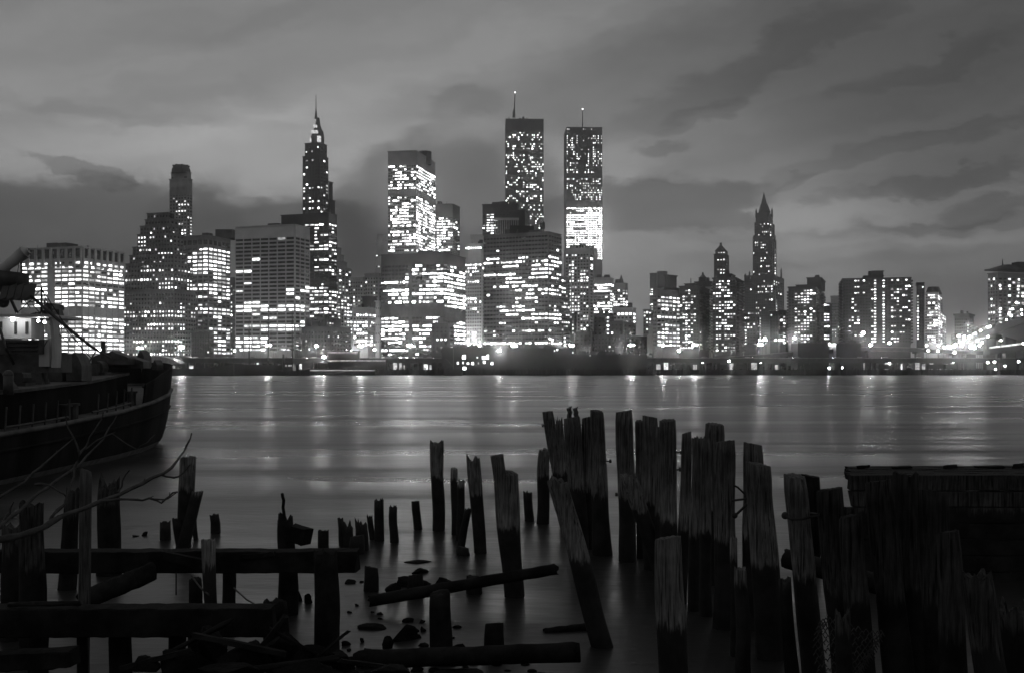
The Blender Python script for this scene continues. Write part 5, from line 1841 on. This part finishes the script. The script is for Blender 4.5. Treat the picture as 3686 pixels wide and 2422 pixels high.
# --- rocks
def rock(label, px, py, D, rx, ry, rz, seed, group='shore rocks', z=None):
    rg = random.Random(seed)
    m = MB()
    m.ball((0, 0, 0), 1.0, 22, 14)
    c = P(px, py, D)
    if z is not None:
        c.z = z
    rot = rg.uniform(0, 6.28)
    cut = [(Vector((rg.uniform(-1, 1), rg.uniform(-1, 1), rg.uniform(-.3, 1))).normalized(), rg.uniform(.3, .75)) for _ in range(14)]
    vs = []
    for v in m.v:
        v = Vector(v)
        for nrm, d in cut:                               # flat fracture faces
            e = v.dot(nrm) - d
            if e > 0:
                v = v - nrm * e
        v *= 1 + .1 * mnoise.noise(v * 2.3 + Vector((seed, 0, 0))) + .04 * mnoise.noise(v * 7 + Vector((seed, 3, 0)))
        x, y = v.x * rx, v.y * ry
        vs.append((c.x + x * math.cos(rot * .12) - y * math.sin(rot * .12), c.y + x * math.sin(rot * .12) + y * math.cos(rot * .12), c.z + v.z * rz))
    m.v = vs
    return simple('rock', label, 'rock', m, M['rock'], c, group)


def rockw(label, px, py, w, h, seed, sink=.35):
    """rock whose foot meets the water at row py"""
    D = B(py)
    hw, hh = w / F * D / 2, h / F * D
    return rock(label, px, py - h * .3, D, hw, hw * .8, hh * .72, seed, 'small rocks in the shallows' if label.startswith('small dark rock breaking') else 'shore rocks')


for i, (lb, px, py, w, h) in enumerate((
        ('pointed rock top of the flat rock group', 1512, 2062, 74, 30), ('long flat wet slab in the flat rock group', 1490, 2104, 190, 40), ('flat wet slab at the right of the flat rock group', 1590, 2104, 90, 38), ('dark wedge rock left of the stout cut-off post', 1410, 2140, 98, 52),
        ('thin flat slab just breaking the water above the rocks', 1510, 2022, 130, 10), ('low rock right of the massive post', 1254, 2098, 56, 18), ('tiny flat rock right of the low rock', 1300, 2095, 24, 9),
        ('big angular boulder left of the lower cut-off post', 1462, 2298, 124, 62), ('ridged dark boulder below the angular one', 1396, 2330, 96, 42), ('flat sunken slab above the angular boulder', 1330, 2260, 160, 22), ('rock against the lowest log', 1658, 2336, 60, 34),
        ('small round rock far out in open water left', 520, 1926, 34, 22), ('small flat rock beside the round one in open water', 485, 1930, 44, 8), ('small rock below the thick flat slab', 1304, 2310, 22, 22), ('small dark rock at the beam end', 1110, 2170, 60, 40),
        ('glistening rock behind the massive post', 1070, 2162, 52, 44), ('small rock near the bottom logs', 1330, 2350, 44, 28), ('round rock half under the lowest log', 1390, 2366, 60, 44))):
    rockw(lb, px, py, w, h, 20 + i)
for i, (lb, px, py, D, rx, ry, rz) in enumerate((
        ('huge boulder at the bottom left of the rock pile', 640, 2370, 13.2, .42, .4, .28), ('boulder under the lower beam in the rock pile', 760, 2330, 13.6, .4, .4, .26), ('long boulder in the middle of the rock pile', 900, 2350, 13.4, .46, .4, .26), ('boulder below the timber lump in the rock pile', 1030, 2330, 13.8, .4, .4, .26),
        ('big rounded boulder right of the rock pile', 1222, 2366, 13.7, .26, .3, .2), ('dark boulder below the massive post', 1120, 2345, 13.6, .34, .3, .24), ('small boulder left of the rock pile', 520, 2390, 13.0, .2, .2, .12), ('flat boulder bottom centre left', 830, 2412, 12.4, .5, .4, .2), ('flat boulder bottom centre', 1090, 2412, 12.3, .5, .4, .2),
        ('pebbly slab at the bottom below the stout post', 1420, 2405, 12.6, .32, .3, .06), ('low slab at the bottom edge right of the stout post', 1620, 2420, 12.6, .42, .3, .08), ('dark slab in the bottom edge below the log end', 1960, 2432, 12.6, .3, .3, .1))):
    rock(lb, px, py, D, rx, ry, rz, 60 + i)
rs = random.Random(33)
for k in range(16):
    px, py = rs.uniform(1230, 1680), rs.uniform(2150, 2345)
    w_ = rs.uniform(18, 64)
    rockw('small dark rock breaking the shallows among the cut-off posts', px, py, w_, w_ * rs.uniform(.3, .5), 200 + k)
# driftwood and splintered boards caught in the rocks
rd = random.Random(21)
for k, (px, py, D, ln, ang, lb) in enumerate((
        (720, 2290, 13.4, .9, .5, 'splintered board leaning on the boulder under the lower beam'), (860, 2318, 13.2, 1.1, -.2, 'broken board lying flat on the rock pile below the beam'), (960, 2300, 13.5, .7, .9, 'short splintered stick jutting up from the rock pile'),
        (1075, 2318, 13.5, .8, -.45, 'broken board between the timber lump and massive post'), (560, 2372, 13.0, .8, .25, 'driftwood stick beside the boulder at bottom left'), (1180, 2330, 13.3, .6, .7, 'short broken stick against the rounded boulder'),
        (1000, 2395, 12.6, 1.3, .06, 'long driftwood board along the bottom edge of the rock pile'), (1330, 2390, 13.2, .7, -.15, 'driftwood stick by the end of the lowest log'), (930, 1998, 17.8, .5, .1, 'broken board end lying on the upper beam'), (160, 2172, 14.3, .9, .03, 'loose board lying on the lower beam at left'))):
    c = P(px, py, D)
    dv = Vector((math.cos(ang), rd.uniform(-.3, .3), math.sin(ang))) * ln / 2
    timber('driftwood', lb, c - dv, c + dv, rd.uniform(.05, .12), rd.uniform(.03, .07), M['dark_pile'] if k % 2 else M['beam'], 7, 'driftwood', .03, k % 3 == 0, 'driftwood in the rocks')
for k, (px, w_, h_) in enumerate(((3105, 26, 10), (3240, 60, 7), (3420, 34, 12), (3560, 90, 8), (3660, 20, 16))):
    p = P(px, 1680, 24.0)
    timber('loose_block', None, (p.x - w_ * .003, 24.0, 2.06 + h_ * .003), (p.x + w_ * .003, 23.9, 2.08 + h_ * .003), .2, h_ * .006, M['beam'], 4, wob=.02, parent=r0_crib)
# gravel in the shallows
m = MB()
for i in range(420):
    y = rnd.uniform(12.6, 16.4)
    x = rnd.gauss(-2.3, 1.3)
    rr_ = rnd.uniform(.02, .07)
    m.ball((x, y, rnd.uniform(-.02, .03) + max(0, 14.6 - y) * .09), rr_, 7, 5, sq=(1.3, 1, .6))
tag(simple('gravel', 'small wet stones in the shallows among the boulders', 'gravel', m, M['rock'], (-2.3, 14.5, 0)), kind='stuff')

# near bank under the camera
m = MB()
nx, ny = 60, 30
vs, fs = [], []
for j in range(ny + 1):
    for i in range(nx + 1):
        x = -16 + 32 * i / nx
        y = -14 + 32 * j / ny
        z = 2.3 - max(0, y + 2) * .165 - .12 * max(0, y - 12) + .15 * mnoise.noise(Vector((x * .6, y * .6, 0)))
        if -6 < x < -1.2 and y > 9:
            z += .28 * math.exp(-((x + 3.4) / 1.2) ** 2)
        elif y > 9:
            z -= .35
        vs.append((x, y, z))
for j in range(ny):
    for i in range(nx):
        a = j * (nx + 1) + i
        fs.append((a, a + 1, a + nx + 2, a + nx + 1))
m.add(vs, fs)
tag(m.build('bank', M['bank'], None, (0, 0, 0), True), kind='structure')

# --- bare branches at left
def zc1(x, y, D):
    return P(x / 2.234, 1250 + y / 2.234, D)


r = empty('bare_shrub', P(-90, 2000, 8.6), 'bare leafless shrub reaching in from the left edge', 'shrub')
BR = [
    ('branch', [(-240, 1560, 8.2), (0, 1540, 8.4), (160, 1510, 8.5), (340, 1450, 8.6), (430, 1392, 8.7), (560, 1330, 8.8), (800, 1240, 9.0), (960, 1182, 9.2), (1150, 1090, 9.4), (1320, 1010, 9.6), (1430, 900, 9.8), (1480, 830, 9.9), (1515, 760, 9.9), (1540, 690, 10)], 20, 4),
    ('twig', [(820, 1232, 9.0), (960, 1218, 9.0), (1100, 1222, 9.0), (1200, 1210, 9.1), (1300, 1250, 9.1), (1360, 1195, 9.1), (1430, 1160, 9.1)], 7, 4),
    ('twig', [(1200, 1210, 9.1), (1290, 1220, 9.1), (1350, 1215, 9.1), (1420, 1165, 9.0)], 5, 3),
    ('twig', [(1300, 1022, 9.6), (1400, 1045, 9.6), (1470, 1010, 9.6), (1530, 940, 9.6)], 6, 3),
    ('branch', [(-200, 1600, 8.0), (0, 1440, 8.2), (100, 1350, 8.4), (240, 1230, 8.6), (380, 1130, 8.8), (560, 1000, 9.0), (690, 880, 9.2), (830, 740, 9.3), (880, 640, 9.4), (940, 545, 9.5)], 12, 3),
    ('branch', [(-160, 1300, 8.3), (0, 1200, 8.5), (200, 1080, 8.6), (330, 960, 8.7), (450, 850, 8.8), (600, 725, 9.0)], 9, 3),
    ('branch', [(400, 1405, 8.7), (440, 1330, 8.7), (520, 1260, 8.8), (560, 1120, 8.9), (600, 960, 9.0), (640, 860, 9.0), (600, 740, 9.0), (545, 640, 9.0), (530, 500, 9.0)], 10, 3),
    ('twig', [(640, 860, 9.0), (690, 800, 9.1), (720, 720, 9.1), (800, 600, 9.2), (830, 520, 9.2)], 6, 3),
    ('twig', [(950, 1160, 9.2), (985, 1070, 9.2), (1040, 985, 9.2)], 5, 3),
    ('twig', [(280, 1100, 8.6), (400, 1108, 8.6), (480, 1160, 8.6), (530, 1200, 8.7)], 6, 3),
    ('twig', [(690, 815, 9.2), (900, 690, 9.2), (1100, 820, 9.3), (1190, 760, 9.3), (1245, 700, 9.4)], 4, 2),
    ('twig', [(20, 1420, 8.3), (80, 1330, 8.3), (110, 1240, 8.3)], 9, 3),
]
rb_ = random.Random(9)
BT = 1.5
for nm, pts_, w0, w1 in BR:
    m = MB()
    path = []
    for k, q in enumerate(pts_):
        path.append(zc1(*q))
        if k < len(pts_) - 1:                             # knots and kinks between the points
            p, s_ = zc1(*q), zc1(*pts_[k + 1])
            path.append(p.lerp(s_, .5) + Vector((rb_.uniform(-.012, .012), rb_.uniform(-.02, .02), rb_.uniform(-.014, .014))))
    n = len(path)
    rad = [(w0 + (w1 - w0) * i / (n - 1)) / 2.234 / F * 9 * BT * (1 + rb_.uniform(-.14, .2)) for i in range(n)]
    m.tube(path, rad, 9)
    for i in range(2, n - 1, 2):                           # buds
        if rb_.random() < .5:
            u = (path[i + 1] - path[i]).normalized() + Vector((rb_.uniform(-.5, .5), 0, rb_.uniform(.2, .9)))
            m.tube([path[i], path[i] + u.normalized() * (.03 + rad[i])], [rad[i] * .6, .002], 5)
    m.build(nm, M['bark'], r, r.location, True)

# ------------------------------------------------------------------ moored ship at left
X0, Y0 = -22.1, 66.0


def hb_w(s):
    q = [(-3, 0), (0, .0), (1, 1.3), (3, 2.4), (6, 3.3), (10, 4.0), (15, 4.35), (60, 4.4)]
    return interp(q, s)


def hb_d(s):
    q = [(-1.6, .05), (-.6, 1.3), (.6, 2.2), (3, 3.25), (6, 4.05), (10, 4.6), (15, 4.85), (60, 4.9)]
    return interp(q, s)


def zdeck(s):
    return interp([(-2, 3.15), (0, 3.08), (4, 2.85), (9, 2.5), (15, 2.15), (22, 1.9), (30, 1.75), (60, 1.7)], s)


def interp(q, s):
    if s <= q[0][0]:
        return q[0][1]
    for (a, va), (b_, vb) in zip(q[:-1], q[1:]):
        if s <= b_:
            return va + (vb - va) * (s - a) / (b_ - a)
    return q[-1][1]


def SP(s, off, z):
    """point on the ship: s metres aft of the bow, off to starboard"""
    return Vector((X0 - .02 * s + off, Y0 - s, z))


ship = empty('moored_ship', SP(20, 0, 0), 'large old ship moored at left, bow toward the skyline', 'ship')
SL = ship.location
st = [-1.6, -1.0, -.4, .3, 1, 2, 3, 4.5, 6, 8, 10, 12.5, 15, 18, 22, 26, 30, 36, 44]
m, mboot = MB(), MB()
lv = [0.0, .2, .45, .7, 1.0]
rings = []
for s_ in st:
    ring = []
    for sg in (1, -1):
        row_ = []
        zd = zdeck(s_)
        for t_ in (-.35, 0.0, .12, .3, .5, .7, .85, 1.0):
            z = zd * t_ if t_ >= 0 else -1.2
            w = hb_w(s_) if t_ <= 0 else hb_w(s_) + (hb_d(s_) - hb_w(s_)) * t_ ** .4
            if t_ < 0:
                w = hb_w(s_) * .8
            row_.append(SP(s_, sg * w, z))
        ring.append(row_)
    rings.append(ring)
NR = 8
for sd in (0, 1):
    vs = [v for rg_ in rings for v in rg_[sd]]
    fs, fb = [], []
    for i in range(len(st) - 1):
        for k in range(NR - 1):
            a = i * NR + k
            q = (a, a + 1, a + NR + 1, a + NR)
            (fb if k in (1,) else fs).append(q if sd else q[::-1])
    m.add(vs, fs)
    mboot.add(vs, fb)
m.add([v for rg_ in (rings[-1],) for sd in (0, 1) for v in rg_[sd]], [tuple(range(NR)) + tuple(range(2 * NR - 1, NR - 1, -1))])
hull = m.build('hull', M['hull'], ship, SL, True)
mboot.build('boot_topping', M['boot'], ship, SL, True)
# deck and gunwale
m = MB()
for i in range(len(st) - 1):
    a, c = rings[i][0][-1], rings[i + 1][0][-1]
    e, g = rings[i + 1][1][-1], rings[i][1][-1]
    m.add([a, c, e, g], [(0, 3, 2, 1)])
m.build('deck', M['deckpaint'], ship, SL)
m = MB()
for sd in (0, 1):
    m.tube([rg_[sd][-1] + Vector((0, 0, .04)) for rg_ in rings], .1, 8)
m.build('gunwale', M['deckpaint'], ship, SL, True)
m = MB()
m.tube([rings[i][0][5] + Vector((.04, 0, 0)) for i in range(2, len(st))], .06, 6)
m.build('rubbing_strake', M['hull'], ship, SL, True)
# raised forecastle bulwark
for sd, nm in ((1, 'bulwark'), (-1, 'bulwark')):
    m = MB()
    sv = [-1.6, -1.0, -.4, .3, 1, 2, 3, 4.5, 6, 8, 10, 11.5]
    for a, c in zip(sv[:-1], sv[1:]):
        ha, hc = interp([(-2, 1.35), (4, 1.45), (8, 1.3), (12, 1.0)], a), interp([(-2, 1.35), (4, 1.45), (8, 1.3), (12, 1.0)], c)
        inn = .04
        p0, p1 = SP(a, sd * max(hb_d(a) - inn, .02), zdeck(a)), SP(c, sd * max(hb_d(c) - .04, .02), zdeck(c))
        u = Vector((-.08 * sd, 0, 0))
        m.add([p0, p1, p1 + Vector((.12 * sd, 0, hc)), p0 + Vector((.12 * sd, 0, ha)), p0 + u, p1 + u, p1 + u + Vector((.12 * sd, 0, hc)), p0 + u + Vector((.12 * sd, 0, ha))],
              [(0, 1, 2, 3), (7, 6, 5, 4), (3, 2, 6, 7), (0, 4, 5, 1), (0, 3, 7, 4), (1, 5, 6, 2)])
    m.build(nm, M['hull'], ship, SL)
m = MB()
sv = [-1.0, -.4, .3, 1, 2]
for a, c in zip(sv[:-1], sv[1:]):
    p0, p1 = SP(a, max(hb_d(a) - .04, .02) + .04, zdeck(a)), SP(c, max(hb_d(c) - .04, .02) + .04, zdeck(c))
    m.add([p0, p1, p1 + Vector((.12, 0, 1.2)), p0 + Vector((.12, 0, 1.2))], [(3, 2, 1, 0)])
m.build('bow_plate', M['deckpaint'], ship, SL)
# inner trunk with pale top
m, m2 = MB(), MB()
sv = [9, 12, 15, 18, 22, 26, 30, 36, 44]
for a, c in zip(sv[:-1], sv[1:]):
    za, zc_ = zdeck(a) + 1.32, zdeck(c) + 1.32
    for sg in (1, -1):
        p0, p1 = SP(a, sg * (hb_d(a) - 1.5), 0), SP(c, sg * (hb_d(c) - 1.5), 0)
        m.add([(p0.x, p0.y, zdeck(a) - .02), (p1.x, p1.y, zdeck(c) - .02), (p1.x, p1.y, zc_), (p0.x, p0.y, za)], [(0, 1, 2, 3) if sg < 0 else (3, 2, 1, 0)])
    q0, q1, q2, q3 = SP(a, hb_d(a) - 1.4, za), SP(c, hb_d(c) - 1.4, zc_), SP(c, -hb_d(c) + 1.4, zc_), SP(a, -hb_d(a) + 1.4, za)
    m2.add([q0, q1, q2, q3] + [v + Vector((0, 0, .12)) for v in (q0, q1, q2, q3)], [(0, 1, 2, 3), (4, 7, 6, 5), (0, 4, 5, 1), (1, 5, 6, 2), (2, 6, 7, 3), (3, 7, 4, 0)])
m.add([SP(9, hb_d(9) - 1.5, zdeck(9)), SP(9, -hb_d(9) + 1.5, zdeck(9)), SP(9, -hb_d(9) + 1.5, zdeck(9) + 1.32), SP(9, hb_d(9) - 1.5, zdeck(9) + 1.32)], [(0, 1, 2, 3)])
m.build('trunk', M['hull'], ship, SL)
m2.build('trunk_deck', M['deckpaint'], ship, SL)
# rails and bitts along the side deck
for a, c in ((12.5, 17.5), (20, 25.5)):
    m = MB()
    path = [SP(q, hb_d(q) - .35, zdeck(q) + .22) for q in (a, (a + c) / 2, c)]
    m.tube(path, .05, 6)
    m.build('pipe_rail', M['gear'], ship, SL)
    k = 0
    while a + k * 1.1 <= c:
        q = a + k * 1.1
        mm = MB()
        mm.tube([SP(q, hb_d(q) - .35, zdeck(q)), SP(q, hb_d(q) - .3, zdeck(q) + .95)], .035, 6)
        mm.build('stanchion', M['gear'], ship, SL)
        k += 1
for q in (11.2, 18.6, 19.4, 8.0):
    m = MB()
    p = SP(q, hb_d(q) - .7, zdeck(q))
    m.cyl(p.x, p.y, p.z, p.z + .62, .2, .2, 10)
    m.cyl(p.x, p.y, p.z + .58, p.z + .68, .27, .27, 10)
    m.build('bitt', M['gear'], ship, SL)
# deck gear heap
rg = random.Random(4)
for k in range(64):
    q = rg.uniform(9.5, 27)
    g = rg.uniform(.35, .8)
    off = rg.uniform(-2.6, 2.6)
    z = zdeck(q) + 1.42
    m = MB()
    p = SP(q, off, z)
    kind = k % 4
    if kind == 0:
        m.frust([(p.x - g, p.y - .5), (p.x + g, p.y - .4), (p.x + g, p.y + .5), (p.x - g, p.y + .5)], z, [(p.x - .12, p.y - .1), (p.x + .12, p.y - .1), (p.x + .12, p.y + .1), (p.x - .12, p.y + .1)], z + rg.uniform(.5, 1.1))
        nm = 'covered_gear'
    elif kind == 1:
        m.tube([p + Vector((0, -.4, .35)), p + Vector((0, .4, .35))], .34, 12)
        m.box(p.x - .45, p.x + .45, p.y - .5, p.y + .5, z - .05, z + .14)
        nm = 'winch_drum'
    elif kind == 2:
        m.cyl(p.x, p.y, z - .05, z + .7, .14, .12, 8)
        m.ball((p.x, p.y - .1, z + .85), .24, 10, 7)
        nm = 'vent_cowl'
    else:
        m.box(p.x - .5, p.x + .45, p.y - .5, p.y + .4, z - .05, z + rg.uniform(.3, .6))
        m.tube([p + Vector((-.3, 0, .3)), p + Vector((.2, .1, rg.uniform(.7, 1.2)))], .04, 6)
        nm = 'gear_box'
    m.build(nm, M['gear'], ship, SL)
# windlass group and dark heap behind the bulwark
for (px, py, D, w, h) in ((395, 1276, 56, .9, .3), (505, 1276, 60, .22, .4), (430, 1290, 57, 1.2, .3), (266, 1292, 50, .34, .6), (556, 1304, 62, .12, .25)):
    p = P(px, py, D)
    m = MB()
    n = 9
    vs = [(p.x + (i / n - .5) * w * 2, p.y, p.z - h * .5 + h * (1 - abs(i / n * 2 - 1) ** 1.6) * (1 + .3 * mnoise.noise(Vector((i * .9, px, 0))))) for i in range(n + 1)]
    lo = [(v[0], p.y, p.z - h * 1.6) for v in vs]
    a = vs + lo[::-1]
    k = len(a)
    m.add(a + [(x, y + 1.2, z) for x, y, z in a], [tuple(range(k)), tuple(range(2 * k - 1, k - 1, -1))] + [(i, i + k, (i + 1) % k + k, (i + 1) % k) for i in range(k)])
    m.build('windlass' if py < 1280 else 'covered_gear', M['gear'], ship, SL)
# deckhouse, bridge wing and lit wall
Dh = 42.0


def wallbox(name, x0, x1, y0, y1, D, thick, m_, bev=0):
    mm = MB()
    a, c = P(x0, y1, D), P(x1, y0, D)
    mm.box(a.x, c.x, D, D + thick, a.z, c.z)
    return mm.build(name, m_, ship, SL)


cab = wallbox('cabin_wall', -140, 112, 1140, 1218, Dh, 1.2, M['white'])
for (x0, x1) in ((0, 9), (52, 62), (92, 102)):
    a, c = P(x0, 1202, Dh), P(x1, 1158, Dh)
    mm = MB()
    mm.box(a.x, c.x, Dh - .03, Dh + .05, a.z, c.z)
    mm.build('door_slot', M['glass'], ship, SL)
wallbox('roof_slab', -140, 178, 1131, 1141, Dh - 1.2, 3.2, M['white'])
mm = MB()
pp = [P(176, 1140, Dh - .8), P(186, 1160, Dh - .8), P(190, 1210, Dh - .8), P(193, 1275, Dh - .8), P(190, 1322, Dh - .8)]
for a, c in zip(pp[:-1], pp[1:]):
    mm.obox(a + Vector((-.06, 0, 0)), c - a, Vector((.11, 0, 0)), Vector((0, .6, 0)))
mm.build('wing_pillar', M['white'], ship, SL)
wallbox('wing_front', 140, 178, 1220, 1318, Dh - .7, .8, M['white'])
wallbox('lower_house', -140, 176, 1272, 1340, Dh - .3, 2.2, M['deckpaint'])
dk = wallbox('louvre_panel', -40, 155, 1222, 1273, Dh - .8, .4, M['gear'])
for k in range(3):
    a, c = P(10, 1231 + k * 15, Dh - .9), P(132, 1229 + k * 15, Dh - .9)
    mm = MB()
    mm.box(a.x, c.x, Dh - .9, Dh - .79, a.z, c.z)
    mm.build('louvre', M['deckpaint'], dk, SL)
for k in range(20):
    pass
for px, py in ((46, 1149), (138, 1155), (160, 1160)):
    mm = MB()
    mm.ball(P(px, py, Dh - .5), .05 if px != 46 else .07, 8, 6)
    mm.build('deck_lamp', emit('deck_lamp_%d' % px, 60 if px != 46 else 150), ship, SL)
rg3 = random.Random(8)
for k in range(12):                                      # lockers, vents and coils on the house top
    px = 66 + k * 10 + rg3.uniform(-4, 4)
    w, h = rg3.uniform(4, 11), rg3.uniform(6, 26)
    a, c = P(px - w, 1133, Dh), P(px + w, 1131 - h, Dh)
    mm = MB()
    dy = rg3.uniform(.2, 1.6)
    mm.frust([(a.x, Dh + dy), (c.x, Dh + dy), (c.x, Dh + dy + .5), (a.x, Dh + dy + .5)], a.z, [(a.x + .05, Dh + dy + .1), (c.x - rg3.uniform(.02, .1), Dh + dy + .1), (c.x - .05, Dh + dy + .4), (a.x + .05, Dh + dy + .4)], c.z)
    mm.build('top_gear', M['gear'], ship, SL)
mm = MB()
for a, c in (((60, 1128), (150, 1040)), ((150, 1040), (300, 1262)), ((150, 1040), (190, 1130)), ((96, 1062), (60, 985)), ((120, 1100), (250, 1240)), ((190, 1128), (330, 1290)), ((20, 985), (110, 1110))):
    mm.tube([P(*a, Dh - .3), P((a[0] + c[0]) / 2, (a[1] + c[1]) / 2 + 4, Dh - .3), P(*c, Dh - .3)], .018, 5)
mm.tube([P(150, 1134, Dh), P(150, 1036, Dh)], [.05, .03], 6)
mm.build('stays', M['rope'], ship, SL)
mm = MB()
mm.tube([P(62, 1128, Dh), P(40, 1080, Dh), P(20, 1066, Dh)], .06, 8)
mm.ball(P(12, 1088, Dh), .22, 10, 8)
mm.build('searchlight', M['gear'], ship, SL)
wallbox('signal_locker', 158, 186, 1092, 1112, Dh + .6, 1.2, M['gear'])
# lifeboat under the davit
mm = MB()
n = 12
rg2 = []
for i in range(n + 1):
    t_ = i / n
    w = math.sin(math.pi * min(1, .06 + t_ * .94)) ** .5 * .75
    xc_ = -110 + 215 * t_
    c = P(xc_, 1010 + 20 * abs(t_ - .5), 41)
    rg2.append([c + Vector((0, -w, .34)), c + Vector((0, -w * .8, -.1)), c + Vector((0, 0, -.42)), c + Vector((0, w * .8, -.1)), c + Vector((0, w, .34))])
mm.add([v for q in rg2 for v in q], [(i * 5 + k, i * 5 + k + 1, i * 5 + k + 6, i * 5 + k + 5) for i in range(n) for k in range(4)] + [(i * 5, i * 5 + 5, i * 5 + 9, i * 5 + 4) for i in range(n)] + [(0, 4, 3, 2, 1), tuple(n * 5 + k for k in range(5))])
mm.build('lifeboat', M['gear'], ship, SL, True)
mm = MB()
for k in range(4):
    a = P(8 + k * 26, 1030, 40.6)
    mm.obox(a, Vector((.26, 0, .1)), Vector((0, .5, 0)), Vector((-.12, 0, -.5)))
mm.build('boat_cradle', M['deckpaint'], ship, SL)
mm = MB()
mm.tube([P(-60, 1010, 41), P(0, 975, 41), P(60, 930, 41), P(88, 908, 41)], [.16, .18, .21, .24], 14)
mm.tube([P(86, 909, 41), P(104, 903, 41)], [.24, .1], 14)
mm.build('davit_boom', M['white'], ship, SL, True)
mm = MB()
mm.tube([P(72, 925, 41), P(62, 990, 41)], .014, 5)
mm.tube([P(48, 950, 41), P(30, 985, 41)], .014, 5)
mm.tube([P(76, 920, 41), P(78, 1090, 42)], .03, 6)
mm.build('davit_fall', M['rope'], ship, SL)
mm = MB()
mm.tube([P(110, 1065, 40.5), P(190, 1135, 40.6), P(262, 1195, 40.8), P(330, 1248, 41), P(400, 1290, 41.4)], [.055, .06, .06, .05, .04], 10)
mm.build('cargo_boom', M['gear'], ship, SL, True)
mm = MB()
mm.tube([P(160, 1085, 43), P(176, 1140, 42)], .05, 6)
mm.tube([P(372, 1226, 54), P(372, 1290, 54)], [.1, .14], 8)
mm.tube([P(0, 1180, 41), P(20, 1250, 41), P(60, 1330, 42)], .05, 6)
mm.tube([P(170, 1225, 41), P(150, 1262, 41)], .02, 5)
mm.build('rigging', M['gear'], ship, SL)
mm = MB()
mm.cyl(P(30, 1380, 38).x, 38, zz(1420, 38), zz(1348, 38), .17, .16, 12)
mm.ball((P(30, 1380, 38).x, 38, zz(1348, 38)), .17, 12, 6)
mm.build('stout_bollard', M['gear'], ship, SL, True)
mm = MB()
mm.box(P(302, 1300, 52).x, P(320, 1300, 52).x, 52, 52.1, zz(1307, 52), zz(1303, 52))
mm.build('cabin_light', LIT[2], ship, SL)

# ------------------------------------------------------------------ haze: even, thin evening air round everything
mb = MB()
mb.box(-2600, 2600, -400, 3000, -2.0, 460)
hz = bpy.data.materials.new('evening_haze')
hz.use_nodes = True
nt = NT(hz.node_tree)
nt.n.clear()
out = nt.node('ShaderNodeOutputMaterial')
pv = nt.node('ShaderNodeVolumePrincipled')
pv.inputs['Color'].default_value = (0.9, 0.9, 0.9, 1)
pv.inputs['Density'].default_value = HAZE
pv.inputs['Anisotropy'].default_value = HAZE_G
nt.l.new(pv.outputs[0], out.inputs['Volume'])
tag(mb.build('haze', hz, None, (0, 1300, 0)), 'thin evening haze over the whole river and city', 'haze', kind='stuff')
